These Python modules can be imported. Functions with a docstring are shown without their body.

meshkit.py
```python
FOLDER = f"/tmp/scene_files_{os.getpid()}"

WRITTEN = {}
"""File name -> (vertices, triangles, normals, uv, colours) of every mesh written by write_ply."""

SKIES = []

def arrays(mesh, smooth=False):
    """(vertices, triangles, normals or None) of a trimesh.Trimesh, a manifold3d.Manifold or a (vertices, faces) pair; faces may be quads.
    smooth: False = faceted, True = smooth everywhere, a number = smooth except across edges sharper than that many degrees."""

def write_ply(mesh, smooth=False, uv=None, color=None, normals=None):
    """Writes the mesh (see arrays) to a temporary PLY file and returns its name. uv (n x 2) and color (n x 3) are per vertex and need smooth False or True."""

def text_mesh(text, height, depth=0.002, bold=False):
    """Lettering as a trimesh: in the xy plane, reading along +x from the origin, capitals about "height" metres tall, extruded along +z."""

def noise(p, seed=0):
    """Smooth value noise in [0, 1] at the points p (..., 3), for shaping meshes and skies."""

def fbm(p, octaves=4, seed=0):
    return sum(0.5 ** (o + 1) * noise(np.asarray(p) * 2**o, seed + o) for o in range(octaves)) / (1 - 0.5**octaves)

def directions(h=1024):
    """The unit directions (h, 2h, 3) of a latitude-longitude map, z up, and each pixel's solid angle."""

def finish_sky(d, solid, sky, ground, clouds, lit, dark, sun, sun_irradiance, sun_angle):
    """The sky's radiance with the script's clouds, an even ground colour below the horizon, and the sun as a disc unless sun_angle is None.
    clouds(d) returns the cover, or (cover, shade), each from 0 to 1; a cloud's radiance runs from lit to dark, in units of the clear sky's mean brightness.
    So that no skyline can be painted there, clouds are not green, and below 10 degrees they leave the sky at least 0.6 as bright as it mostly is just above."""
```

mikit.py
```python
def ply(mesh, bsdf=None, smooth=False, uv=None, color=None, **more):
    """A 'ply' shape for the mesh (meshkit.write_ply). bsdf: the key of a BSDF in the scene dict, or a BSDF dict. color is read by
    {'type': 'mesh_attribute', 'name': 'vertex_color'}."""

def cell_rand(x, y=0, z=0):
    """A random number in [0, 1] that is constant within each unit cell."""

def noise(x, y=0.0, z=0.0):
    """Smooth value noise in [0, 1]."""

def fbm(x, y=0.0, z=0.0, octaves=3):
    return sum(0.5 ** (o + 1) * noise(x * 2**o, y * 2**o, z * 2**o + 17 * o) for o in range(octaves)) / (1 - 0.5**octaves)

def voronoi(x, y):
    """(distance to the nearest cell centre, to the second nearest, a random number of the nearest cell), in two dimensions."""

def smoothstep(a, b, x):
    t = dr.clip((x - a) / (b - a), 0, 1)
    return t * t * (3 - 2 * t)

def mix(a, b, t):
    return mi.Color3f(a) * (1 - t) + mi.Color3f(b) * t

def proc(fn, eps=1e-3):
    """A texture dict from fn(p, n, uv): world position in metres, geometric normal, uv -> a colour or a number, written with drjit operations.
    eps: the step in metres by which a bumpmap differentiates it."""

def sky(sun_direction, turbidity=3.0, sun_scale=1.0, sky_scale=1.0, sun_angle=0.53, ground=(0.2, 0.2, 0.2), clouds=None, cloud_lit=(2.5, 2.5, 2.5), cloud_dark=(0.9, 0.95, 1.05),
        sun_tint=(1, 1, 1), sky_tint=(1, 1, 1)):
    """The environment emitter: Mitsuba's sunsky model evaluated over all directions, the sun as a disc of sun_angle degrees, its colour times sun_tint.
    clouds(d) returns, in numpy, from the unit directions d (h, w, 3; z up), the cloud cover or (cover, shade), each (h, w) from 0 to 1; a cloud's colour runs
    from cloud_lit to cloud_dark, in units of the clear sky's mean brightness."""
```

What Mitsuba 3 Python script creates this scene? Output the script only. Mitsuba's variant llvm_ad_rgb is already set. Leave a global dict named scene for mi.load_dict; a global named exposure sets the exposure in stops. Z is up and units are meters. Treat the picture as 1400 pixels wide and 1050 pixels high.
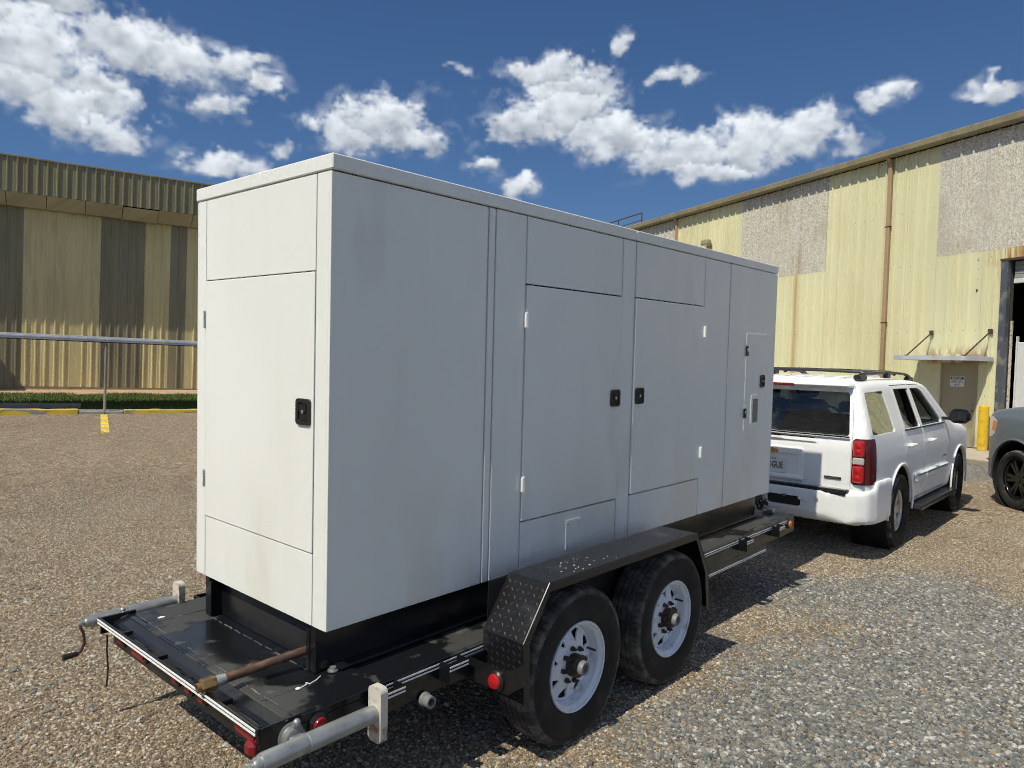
import math, random
import numpy as np, trimesh, mitsuba as mi, drjit as dr
import manifold3d as m3
import mikit, meshkit
from shapely.geometry import Polygon, Point, box as sbox
from shapely import affinity

random.seed(7)
RNG = np.random.default_rng(7)
scene, labels = {}, {}

# ------------------------------------------------------------------ camera, sky, exposure
CAM = np.eye(4)
CAM[:3] = [[-0.664533, 0.005551, 0.747238, -1.732472], [0.74668, 0.044281, 0.663708, -2.51107], [-0.029404, 0.999004, -0.033571, 1.886853]]
scene['camera'] = {'type': 'perspective', 'fov': 69.9525, 'fov_axis': 'x', 'near_clip': 0.05, 'far_clip': 3000.0, 'to_world': mi.ScalarTransform4f(CAM.tolist())}
SUN = np.array([-0.61, -0.005, 0.79]); SUN /= np.linalg.norm(SUN)

# cumulus clouds: (azimuth, elevation, half width, half height, strength) of each puff, in degrees
PUFFS = [(76, 18.2, 4.6, 2.8, 1), (73, 15.6, 3.0, 2.0, 1), (79, 20.5, 4, 4, 1), (71, 14.6, 2.3, 1.2, .95), (69.5, 19.6, 3, 1.6, 1), (66, 19.3, 2.8, 1.4, .95), (62.7, 19.6, 2.6, 1.1, .85),
         (60.5, 18.6, 1.6, 1.0, .6), (64, 17.2, 2.2, .9, .5), (57.5, 16.8, 2.0, .8, .45), (74.5, 21.8, 4, 1.4, .9), (75.5, 16.6, 3, 2, 1), (72, 17.4, 2.4, 1.6, .95), (70, 16.2, 1.8, 1.4, .85), (67.5, 20.4, 2, 1, .8), (37.6, 20.0, 3.2, 1.2, .95), (40.5, 19.9, 1.8, .9, .9),
         (52, 16.9, 3.9, 1.9, 1), (54.3, 15.9, 2.6, 1.7, 1), (49.6, 16.3, 2.6, 1.1, .9), (63.6, 13.1, 2.9, 1.1, 1), (60.3, 14.6, 1.3, .7, .6),
         (39, 21.3, 3.7, 1.1, .95), (38.6, 18.4, 4.3, 1.9, 1.05), (41.2, 17.3, 3.4, 1.3, 1.05), (34.3, 16.7, 3.6, 1.6, 1.05), (29, 15.4, 4.8, 1.7, 1.05), (24, 15.9, 4.2, 1.8, 1.05),
         (19.8, 15.9, 3.0, 1.6, 1), (27, 14.1, 4.0, .9, .9), (43.8, 14.7, 1.3, .7, .8), (41.5, 13.0, 1.5, .8, .85), (34.6, 23.1, 1.1, .7, .75), (29.4, 21.1, 2.0, .7, .55),
         (15.7, 18.4, 1.4, .75, .9), (9, 18.0, 1.6, .55, .75), (5, 17.9, 1.6, .9, .8), (47, 21, 1.0, .35, .4)]


def cloud_cover(d):
    az = np.degrees(np.arctan2(d[..., 1], d[..., 0]))
    el = np.degrees(np.arcsin(np.clip(d[..., 2], -1, 1)))
    q = np.stack([az / 3.2, el / 2.2, az * 0], -1)
    waz = az + (meshkit.fbm(q, 4, 3) - .5) * 3.2 + (meshkit.fbm(q * 3.1, 3, 31) - .5) * 1.4
    wel = el + (meshkit.fbm(q + 40, 4, 5) - .5) * 2.0 + (meshkit.fbm(q * 3.1 + 9, 3, 37) - .5) * 1.0
    f = np.full(az.shape, -9.0); low = np.zeros(az.shape)
    for a, e, sa, se, w in PUFFS:
        sa, se = sa * 1.03, se * 1.05
        y = (wel - e) / se
        g = w - (((waz - a) / sa) ** 2 + np.where(y < 0, y * y * 1.35, y * y))
        low = np.where(g > f, np.clip(.5 - .5 * y, 0, 1), low)
        f = np.maximum(f, g)
    detail = meshkit.fbm(q * 2.2 + 7, 6, 11) - .5
    fine = meshkit.fbm(q * 9.0 + 3, 4, 17) - .5
    inside = np.clip((az + 8) / 8, 0, 1) * np.clip((96 - az) / 8, 0, 1) * np.clip((29 - el) / 3, 0, 1)
    far = (meshkit.fbm(np.stack([d[..., 0], d[..., 1], d[..., 2] * 2.2], -1) * 3.4 + 20, 5, 23) - .585) * 6.0
    f = np.where(inside > 0, np.maximum(f, -9 + 0 * f), -9)
    f = np.maximum(f, far - 6 * inside)
    t = np.clip((f + detail * 1.7 + fine * 1.1 + .32) / 1.25, 0, 1)
    cover = t ** 1.15 * (3 - 2 * t) * t ** .35
    veil = np.clip((f + detail * 2.6 + 1.25) / 1.6, 0, 1) * np.clip((meshkit.fbm(np.stack([waz / 1.1, wel / .7, 0 * az + 3], -1), 5, 41) - .44) / .22, 0, 1)
    cover = np.clip(np.maximum(cover, veil * .34), 0, 1) * (el > .5)
    billow = meshkit.fbm(q * 3.6 + 1.7, 5, 29)
    shade = np.clip(low * 1.15 + (billow - .52) * 1.5 + np.clip(f, 0, 1) * .12 - .1, 0, 1)
    return cover * .97, shade


scene['sky'] = mikit.sky(SUN.tolist(), turbidity=2.6, sun_scale=1.0, sky_scale=.67, clouds=cloud_cover, cloud_lit=(5.9, 6.2, 6.5), cloud_dark=(2.7, 3.0, 3.4), sky_tint=(.68, .89, 1.14), sun_tint=(.95, 1.07, 1.165), ground=(.19, .16, .12))
exposure = 1.46

# ------------------------------------------------------------------ helpers
S4 = mi.ScalarTransform4f
KEYS = {}


def numbered(base):
    n = KEYS.get(base, 0); KEYS[base] = n + 1
    return base if n == 0 else f'{base}_{n:03d}'


def mat(cols, org):
    m = np.eye(4); m[:3, :3] = np.column_stack(cols); m[:3, 3] = org
    return m


def put(name, mesh, bsdf, parent=None, at=None, smooth=False, label=None, kind=None, **kw):
    """mesh becomes one entry, under its parent's key; an existing shape dict is reused"""
    key = numbered((parent + '__' if parent else '') + name)
    d = dict(mesh) if isinstance(mesh, dict) else mikit.ply(mesh, bsdf, smooth=smooth, **kw)
    if isinstance(mesh, dict) and bsdf: d['bsdf'] = {'type': 'ref', 'id': bsdf}
    if at is not None: d['to_world'] = S4(np.asarray(at).tolist())
    scene[key] = d
    if label or kind:
        labels.setdefault(key, {})
        if label: labels[key]['label'] = label
        if kind: labels[key]['kind'] = kind
    return key


def thing(name, label, cat, group=None):
    key = numbered(name)
    labels[key] = {'label': label, 'category': cat}
    if group: labels[key]['group'] = group
    return key


def tag(key, label, cat, group=None):
    labels.setdefault(key, {}).update({'label': label, 'category': cat})
    if group: labels[key]['group'] = group


def struct(name, mesh, bsdf, at=None, smooth=False, **kw):
    k = put(name, mesh, bsdf, None, at, smooth, **kw)
    labels.setdefault(k, {})['kind'] = 'structure'
    return k


def cat(*ms): return trimesh.util.concatenate([m for m in ms])


def bx(x0, x1, y0, y1, z0, z1, c=0.0):
    """box between two corners, edges chamfered by c"""
    if c <= 0:
        return trimesh.creation.box(bounds=[[min(x0, x1), min(y0, y1), min(z0, z1)], [max(x0, x1), max(y0, y1), max(z0, z1)]])
    a, b = np.array([min(x0, x1), min(y0, y1), min(z0, z1)]), np.array([max(x0, x1), max(y0, y1), max(z0, z1)])
    c = min(c, .45 * (b - a).min())
    pts = []
    for k in range(3):
        lo, hi = a + c, b - c
        lo[k], hi[k] = a[k], b[k]
        for i in range(8): pts.append([(lo, hi)[(i >> j) & 1][j] for j in range(3)])
    return trimesh.convex.convex_hull(np.array(pts))


def tube(pts, r, n=12, cap=True):
    p = np.asarray(pts, float); r = np.broadcast_to(r, (len(p),))
    t = np.gradient(p, axis=0); t /= np.linalg.norm(t, axis=1, keepdims=True)
    a = np.cross(t[0], [0, 0, 1] if abs(t[0][2]) < .9 else [1, 0, 0]); a /= np.linalg.norm(a)
    V = []; ang = np.arange(n) * 2 * np.pi / n
    for i in range(len(p)):
        a = a - t[i] * (a @ t[i]); a /= np.linalg.norm(a); b = np.cross(t[i], a)
        V.append(p[i] + r[i] * (np.cos(ang)[:, None] * a + np.sin(ang)[:, None] * b))
    V = np.vstack(V); F = []
    for i in range(len(p) - 1):
        for j in range(n):
            k = (j + 1) % n
            F += [[i * n + j, i * n + k, (i + 1) * n + k], [i * n + j, (i + 1) * n + k, (i + 1) * n + j]]
    if cap:
        V = np.vstack([V, p[0], p[-1]]); m = len(V)
        for j in range(n):
            k = (j + 1) % n
            F += [[k, j, m - 2], [(len(p) - 1) * n + j, (len(p) - 1) * n + k, m - 1]]
    return trimesh.Trimesh(V, F, process=False)


def lathe(prof, n=48, axis='y'):
    """closed profile [(radius, along)] turned about the axis"""
    prof = np.array(prof, float); k = len(prof); ang = np.arange(n) * 2 * np.pi / n
    V = np.zeros((n, k, 3))
    V[..., 0] = prof[None, :, 0] * np.cos(ang)[:, None]; V[..., 2] = prof[None, :, 0] * np.sin(ang)[:, None]; V[..., 1] = prof[None, :, 1]
    i, j = np.meshgrid(np.arange(n), np.arange(k), indexing='ij')
    q = np.stack([i * k + j, ((i + 1) % n) * k + j, ((i + 1) % n) * k + (j + 1) % k, i * k + (j + 1) % k], -1).reshape(-1, 4)
    m = trimesh.Trimesh(V.reshape(-1, 3), np.vstack([q[:, [0, 1, 2]], q[:, [0, 2, 3]]]), process=False)
    m.merge_vertices(); m.update_faces(m.nondegenerate_faces()); m.fix_normals()
    if axis == 'x': m.apply_transform(mat([[0, -1, 0], [1, 0, 0], [0, 0, 1]], [0, 0, 0]))
    if axis == 'z': m.apply_transform(mat([[1, 0, 0], [0, 0, 1], [0, -1, 0]], [0, 0, 0]))
    return m


def cyl(p0, p1, r, n=20): return tube([p0, p1], r, n)


def prism(poly, y0, y1, plane='xz'):
    """polygon in a plane, extruded along the third axis from y0 to y1"""
    if not isinstance(poly, Polygon): poly = Polygon(poly)
    m = trimesh.creation.extrude_polygon(poly, abs(y1 - y0), engine='earcut'); lo = min(y0, y1)
    M = {'xz': mat([[1, 0, 0], [0, 0, 1], [0, 1, 0]], [0, lo, 0]), 'xy': mat([[1, 0, 0], [0, 1, 0], [0, 0, 1]], [0, 0, lo]), 'yz': mat([[0, 1, 0], [0, 0, 1], [1, 0, 0]], [lo, 0, 0])}[plane]
    m.apply_transform(M)
    return m


def MF(m): m = m.copy(); m.merge_vertices(); return m3.Manifold(m3.Mesh(np.asarray(m.vertices, np.float32), np.asarray(m.faces, np.uint32)))


def TM(M): q = M.to_mesh(); return trimesh.Trimesh(np.array(q.vert_properties[:, :3], float), np.array(q.tri_verts), process=False)


def moved(m, x=0, y=0, z=0): m = m.copy(); m.apply_translation([x, y, z]); return m


def rrect(w, h, r, n=5): return sbox(-w / 2 + r, -h / 2 + r, w / 2 - r, h / 2 - r).buffer(r, quad_segs=n)


# ------------------------------------------------------------------ materials
def rgb(c): return {'type': 'rgb', 'value': [float(v) for v in (c if hasattr(c, '__len__') else (c,) * 3)]}


def pbr(name, c, rough=.5, metal=0.0, bump=None, bscale=1.0, two=True, **kw):
    t = lambda v: v if isinstance(v, dict) else rgb(v)
    b = {'type': 'principled', 'base_color': t(c), 'roughness': rough, 'metallic': metal, **kw}
    if bump is not None: b = {'type': 'bumpmap', 'arbitrary': bump, 'scale': bscale, 'bsdf': b}
    scene[name] = {'type': 'twosided', 'bsdf': b} if two else b


N, FB, SS, MX = mikit.noise, mikit.fbm, mikit.smoothstep, mikit.mix


def white_fn(p, n, uv):
    big = FB(p.x * .9, p.y * .9, p.z * .6, 3)
    run = FB(p.x * 9 + p.y * 9, p.z * .8, 3.0, 3)
    low = SS(1.55, .85, p.z) * SS(.42, .66, FB(p.x * 4 + p.y * 4, p.z * 1.2, 1.0, 4))
    smear = SS(.66, .80, FB(p.x * 5 + 4, p.z * 1.7, p.y * 5, 4)) * SS(.2, .6, big)
    c = MX((.80, .81, .785), (.745, .75, .71), SS(.35, .7, big) * .5 + SS(.5, .8, run) * .3)
    c = MX(c, (.69, .675, .58), low * .55)
    return MX(c, (.60, .60, .57), smear * .30)


pbr('white_paint', mikit.proc(white_fn), .38, specular=.45)
pbr('seam_dark', (.02, .02, .02), .7)
pbr('white_trim', (.80, .81, .79), .35)


def blacksteel_fn(p, n, uv):
    g = FB(p.x * 3, p.y * 3, p.z * 3, 4)
    return MX((.007, .008, .010), (.045, .043, .040), SS(.52, .75, g) * .6)


def deck_fn(p, n, uv):
    g = FB(p.x * 2.2 + 3, p.y * 2.6, 1.0, 5); f = FB(p.x * 14, p.y * 14, 4.0, 4)
    patch = SS(.50, .56, g + (f - .5) * .22)
    c = MX((.008, .009, .011), (.060, .060, .057), patch * .75)
    return MX(c, (.14, .14, .13), SS(.68, .78, f) * .35)


def deck_rough(p, n, uv):
    g = FB(p.x * 2.2 + 3, p.y * 2.6, 1.0, 5); f = FB(p.x * 14, p.y * 14, 4.0, 4)
    return .13 + .42 * SS(.47, .58, g + (f - .5) * .22) + .1 * f


pbr('deck_black', mikit.proc(deck_fn), mikit.proc(deck_rough), specular=.5)
pbr('black_steel', mikit.proc(blacksteel_fn), .22, specular=.5)
pbr('black_matt', (.012, .012, .013), .6)
pbr('tread_plate', mikit.proc(lambda p, n, uv: MX((.010, .0105, .012), (.035, .035, .035), SS(.5, .8, FB(p.x * 7, p.y * 7, p.z * 7, 4)))), .27, specular=.5)
pbr('tread_stud', (.020, .020, .022), .40)
pbr('black_plastic', (.012, .012, .013), .32)
pbr('white_line', (.78, .78, .76), .5)


def rubber_fn(p, n, uv):
    g = FB(p.x * 11, p.y * 11, p.z * 11, 4)
    return MX((.017, .017, .017), (.06, .054, .045), SS(.42, .85, g) * .55)


pbr('rubber', mikit.proc(rubber_fn), .75, specular=.3)
pbr('rubber_tread', mikit.proc(lambda p, n, uv: MX((.05, .048, .044), (.17, .155, .13), SS(.3, .8, FB(p.x * 17, p.y * 17, p.z * 17, 4)))), .9, specular=.2)
pbr('rim_white', mikit.proc(lambda p, n, uv: MX((.70, .73, .78), (.40, .37, .33), SS(.60, .85, FB(p.x * 14, p.y * 30, p.z * 14, 4)) * .8)), .35)
pbr('hub_rust', mikit.proc(lambda p, n, uv: MX((.022, .017, .013), (.085, .06, .038), SS(.4, .8, FB(p.x * 40, p.y * 40, p.z * 40, 3)))), .6)
pbr('grey_cap', (.19, .195, .19), .5)
pbr('galvanised', mikit.proc(lambda p, n, uv: MX((.24, .26, .27), (.46, .47, .47), FB(p.x * 30, p.y * 30, p.z * 30, 4))), .40, .6)
pbr('foot_metal', mikit.proc(lambda p, n, uv: MX((.62, .58, .50), (.30, .19, .11), SS(.5, .75, FB(p.x * 22, p.y * 22, p.z * 22, 4)))), .6, .15)
pbr('rust_pipe', mikit.proc(lambda p, n, uv: MX((.070, .040, .030), (.15, .080, .050), SS(.35, .75, FB(p.x * 26, p.y * 60, p.z * 60, 4)))), .62, .1)
pbr('brass', mikit.proc(lambda p, n, uv: MX((.26, .17, .07), (.11, .075, .04), SS(.4, .7, FB(p.x * 50, p.y * 50, p.z * 50, 3)))), .45, .6)
pbr('chrome', (.75, .76, .77), .14, 1.0)
pbr('red_lens', (.42, .008, .012), .12, clearcoat=.8)
pbr('rear_red_lens', (.26, .008, .016), .18, clearcoat=.5)
pbr('dull_red_lens', (.20, .008, .012), .2, clearcoat=.5)
pbr('dark_red_lens', (.085, .004, .008), .1, clearcoat=.9)
pbr('amber_lens', (.62, .17, .03), .2, clearcoat=.6)
pbr('clear_lens', (.60, .56, .54), .15, .3, clearcoat=1.0)
pbr('suv_white', mikit.proc(lambda p, n, uv: MX((.80, .815, .83), (.70, .69, .65), SS(.75, .35, p.z) * SS(.35, .7, FB(p.x * 6, p.y * 6, p.z * 6, 3)) * .6)), .28, clearcoat=1.0, clearcoat_gloss=.96, specular=.5)
pbr('truck_grey', (.16, .185, .21), .32, .35, clearcoat=1.0, clearcoat_gloss=.96)
pbr('dark_glass', (.006, .007, .008), .04, specular=.6, clearcoat=1.0)
pbr('silver_alloy', (.62, .62, .60), .30, .7)
pbr('gloss_black', (.008, .008, .009), .12, specular=.6)
pbr('cabin_dark', (.03, .03, .032), .8)
pbr('seat_grey', (.16, .15, .14), .8)
pbr('gold_badge', (.55, .38, .10), .25, .7)
pbr('plate_white', (.72, .73, .72), .4)
pbr('ink_dark', (.02, .022, .03), .5)
scene['tint_glass'] = {'type': 'thindielectric', 'int_ior': 1.52, 'specular_transmittance': rgb((.10, .11, .11))}
scene['front_glass'] = {'type': 'thindielectric', 'int_ior': 1.52, 'specular_transmittance': rgb((.42, .45, .43))}

# building frames: right wall (u runs to the left in the picture), left wall (u runs to the right)
RA, LA = math.radians(64.19), math.radians(-17.41)
RP = np.array([18.501, 0.754, 0.0]); RU = np.array([math.cos(RA), math.sin(RA), 0.0]); RN = np.array([-math.sin(RA), math.cos(RA), 0.0])
LP = np.array([10.307, 32.694, 0.0]); LU = np.array([math.cos(LA), math.sin(LA), -.012]); LU /= np.linalg.norm(LU); LN = np.array([math.sin(LA), -math.cos(LA), 0.0])
RM = mat([RU, RN, [0, 0, 1]], RP)
LM = mat([LU, LN, np.cross(LU, LN) * (1 if np.cross(LU, LN)[2] > 0 else -1)], LP)


def wall_s(p): return (p.x - float(RP[0])) * float(RU[0]) + (p.y - float(RP[1])) * float(RU[1])


def yellow(base):
    def fn(p, n, uv):
        s, z = wall_s(p), p.z
        run = FB(s * 6.0, z * .35, 2.0, 4); big = FB(s * .7, z * .5, 8.0, 3)
        c = MX(base, (base[0] * .84, base[1] * .80, base[2] * .74), SS(.45, .85, run) * .30 + SS(.5, .8, big) * .30)
        streak = dr.exp(-dr.square((s - 5.93 + .02 * (N(z * .7, 3) - .5)) / .12)) * SS(5.2, 4.6, z) * (.55 + .45 * FB(s * 40, z * .8, 1.0, 3))
        top = dr.exp(-dr.square((s + .70) / .33)) * SS(2.2, 4.4, z) * SS(.35, .62, FB(s * 13, z * .9, 5.0, 4))
        head = SS(4.3, 4.5, z) * SS(5.2, 4.55, z) * SS(.1, -.5, s) * SS(.30, .6, FB(s * 18, z * 1.5, 6.0, 3))
        can = SS(2.65, 2.2, z) * SS(2.05, 2.15, z) * SS(-.45, -.2, s) * SS(1.6, 1.2, s) * SS(.3, .65, FB(s * 14, z * 5, 7.0, 3))
        foot = SS(.9, .1, z) * SS(.35, .7, FB(s * 4, z * 3, 9.0, 4)) * .6
        c = MX(c, (.40, .20, .055), dr.clip(streak * .75 + top * .7 + head * .8, 0, 1))
        c = MX(c, (.26, .09, .04), dr.clip(can, 0, 1) * .8)
        return MX(c, (.30, .27, .16), foot)
    return fn


pbr('yellow_sheet', mikit.proc(yellow((.67, .65, .42))), .5)
pbr('yellow_sheet_pale', mikit.proc(yellow((.71, .69, .455))), .5)


def fibre_fn(p, n, uv):
    s = wall_s(p)
    a = SS(.25, .75, FB(s * 60, p.z * 45, 2.0, 3)); b = FB(s * 1.4, p.z * 1.0, 4.0, 3)
    c = MX((.40, .375, .315), (.68, .66, .59), a)
    c = MX(c, (.42, .37, .29), SS(.5, .75, b) * .5)
    return MX(c, (.27, .17, .09), dr.exp(-dr.square((s - 5.93) / .16)) * SS(.35, .6, FB(s * 20, p.z * .8, 1.0, 3)) * SS(5.9, 5.2, p.z) * .6)


pbr('fibre_sheet', mikit.proc(fibre_fn), .7)


def tanfn(a, b):
    def fn(p, n, uv):
        return MX(a, b, SS(.35, .75, FB(p.x * 5 + p.y * 2, p.z * .5, 1.0, 4)))
    return mikit.proc(fn)


pbr('tan_sheet', tanfn((.62, .53, .285), (.53, .45, .235)), .5)
pbr('brown_sheet', tanfn((.25, .222, .142), (.205, .185, .118)), .5)
pbr('olive_sheet', tanfn((.22, .20, .115), (.18, .165, .095)), .45)
pbr('soffit_tan', tanfn((.45, .42, .33), (.38, .355, .27)), .5)
pbr('olive_trim', tanfn((.25, .215, .13), (.20, .175, .11)), .5)
pbr('brown_pipe', tanfn((.40, .28, .17), (.33, .22, .13)), .5)
pbr('door_tan', mikit.proc(lambda p, n, uv: MX((.34, .30, .20), (.17, .16, .12), SS(.45, .7, FB(p.x * 5 + p.y * 5, p.z * 4, 1.0, 4)) * SS(1.1, .3, p.z) * .8)), .5)
pbr('frame_steel', mikit.proc(lambda p, n, uv: MX((.10, .115, .14), (.26, .24, .22), SS(.5, .75, FB(p.x * 9, p.y * 9, p.z * 6, 4)))), .5, .3)
pbr('rust_steel', mikit.proc(lambda p, n, uv: MX((.10, .055, .035), (.05, .03, .022), FB(p.x * 30, p.y * 30, p.z * 30, 3))), .7)
pbr('inner_dark', (.07, .065, .06), .9)
pbr('shutter_white', (.62, .63, .62), .5)
pbr('safety_yellow', mikit.proc(lambda p, n, uv: MX((.72, .46, .02), (.45, .30, .06), SS(.5, .8, FB(p.x * 9, p.y * 9, p.z * 9, 4)))), .5)


def kerb_fn(p, n, uv):
    g = FB(p.x * 3.0, p.y * 3.0, p.z * 5, 5)
    return MX((.60, .44, .05), (.27, .25, .20), SS(.50, .62, g))


pbr('kerb_yellow', mikit.proc(kerb_fn), .8)
pbr('concrete', mikit.proc(lambda p, n, uv: MX((.36, .315, .25), (.27, .235, .18), FB(p.x * 1.7, p.y * 1.7, p.z * 2, 5))), .9)
pbr('grey_concrete', mikit.proc(lambda p, n, uv: MX((.33, .33, .32), (.23, .23, .22), FB(p.x * 3, p.y * 3, p.z * 3, 5))), .9)
pbr('line_paint', mikit.proc(lambda p, n, uv: MX((.62, .44, .05), (.30, .24, .13), SS(.48, .62, FB(p.x * 8, p.y * 8, 1.0, 4)))), .8)
pbr('pale_edge', tanfn((.50, .54, .60), (.42, .46, .52)), .4)
pbr('old_post', tanfn((.30, .28, .25), (.16, .13, .10)), .7)
pbr('roof_sheet', (.42, .45, .48), .35, .4)


# ground colour: brown pea gravel, with drifts of grey crushed stone
def fb_np(x, y, z, octaves):
    """mikit.fbm in numpy, so that stones and ground agree"""
    q = np.stack(np.broadcast_arrays(x, y, z), -1).astype(float)
    return sum(.5 ** (o + 1) * meshkit.noise(q * 2 ** o + np.array([0, 0, 17 * o]) + 1e6) for o in range(octaves)) / (1 - .5 ** octaves)


def grey_np(x, y):
    """share of grey crushed stone at a place; the ground's material uses the same field"""
    w = fb_np(x * .9, y * .9, 2.0, 4) - .5; w2 = fb_np(x * .35, y * 1.6, 5.0, 3) - .5
    a = np.clip((-y - .30 + w * 1.5) / .35, 0, 1) * np.clip((5.9 - x + w2 * 2.6 + w * 1.5) / 1.2, 0, 1)
    gap = np.exp(-((x - 3.9 + .45 * (y + .8) + w) / .55) ** 2) * np.clip((1.1 + y + w2) / .4, 0, 1)
    return np.clip(a * (1 - .95 * gap), 0, 1)


def grey_dr(p):
    w = FB(p.x * .9, p.y * .9, 2.0, 4) - .5; w2 = FB(p.x * .35, p.y * 1.6, 5.0, 3) - .5
    a = dr.clip((-p.y - .30 + w * 1.5) / .35, 0, 1) * dr.clip((5.9 - p.x + w2 * 2.6 + w * 1.5) / 1.2, 0, 1)
    gap = dr.exp(-dr.square((p.x - 3.9 + .45 * (p.y + .8) + w) / .55)) * dr.clip((1.1 + p.y + w2) / .4, 0, 1)
    far = SS(12.5, 13.6, p.x + (w * 1.4)) * SS(3.5, 1.5, p.y - w * 2) * .8
    return dr.clip(a * (1 - .95 * gap) + far, 0, 1)


def ground_fn(p, n, uv):
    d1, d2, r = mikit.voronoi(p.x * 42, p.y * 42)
    _, _, r2 = mikit.voronoi(p.x * 17 + 5, p.y * 17)
    g = grey_dr(p); big = FB(p.x * .45, p.y * .45, 1.0, 4); mid = FB(p.x * 2.4, p.y * 2.4, 6.0, 3)
    r3 = N(p.x * 9.0, p.y * 9.0, 4.0)
    br = MX((.100, .077, .053), (.37, .292, .213), dr.power(r, 1.3) * .6 + .4 * r2) * (.80 + .26 * r3 + .16 * r2)
    br = MX(br, (.62, .56, .44), SS(.90, .94, r) * .7)
    br = MX(br, (.17, .13, .085), SS(.5, .8, big) * .22 + SS(.5, .75, mid) * .22) * 1.22
    gr = MX((.072, .074, .074), (.25, .25, .235), r * .7 + .3 * r2)
    gr = MX(gr, (.52, .51, .47), SS(.90, .94, r) * .8)
    c = MX(br, gr, g)
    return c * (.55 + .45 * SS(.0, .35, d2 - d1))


def ground_h(p, n, uv):
    d1, d2, r = mikit.voronoi(p.x * 42, p.y * 42)
    return SS(.0, .5, d2 - d1) * (.4 + .6 * r) * .008


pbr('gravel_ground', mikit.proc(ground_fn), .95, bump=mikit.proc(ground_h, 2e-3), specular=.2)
pbr('stone', {'type': 'mesh_attribute', 'name': 'vertex_color'}, .85, specular=.25)
pbr('grass_ground', mikit.proc(lambda p, n, uv: MX(MX((.055, .085, .018), (.10, .13, .03), FB(p.x * 3, p.y * 3, 1.0, 4)), (.20, .15, .085), SS(.50, .66, FB(p.x * 1.3, p.y * 1.3, 3.0, 4) + SS(9.0, 12.6, ((p.x - 6.08) * -float(LN[0]) + (p.y - 19.87) * -float(LN[1]))) * .3))), .9)
scene['grass_blade'] = {'type': 'twosided', 'bsdf': {'type': 'principled', 'base_color': {'type': 'mesh_attribute', 'name': 'vertex_color'}, 'roughness': .7}}
pbr('dirt_red', mikit.proc(lambda p, n, uv: MX((.27, .17, .10), (.36, .26, .17), FB(p.x * 3, p.y * 3, 1.0, 4))), .95)

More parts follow.
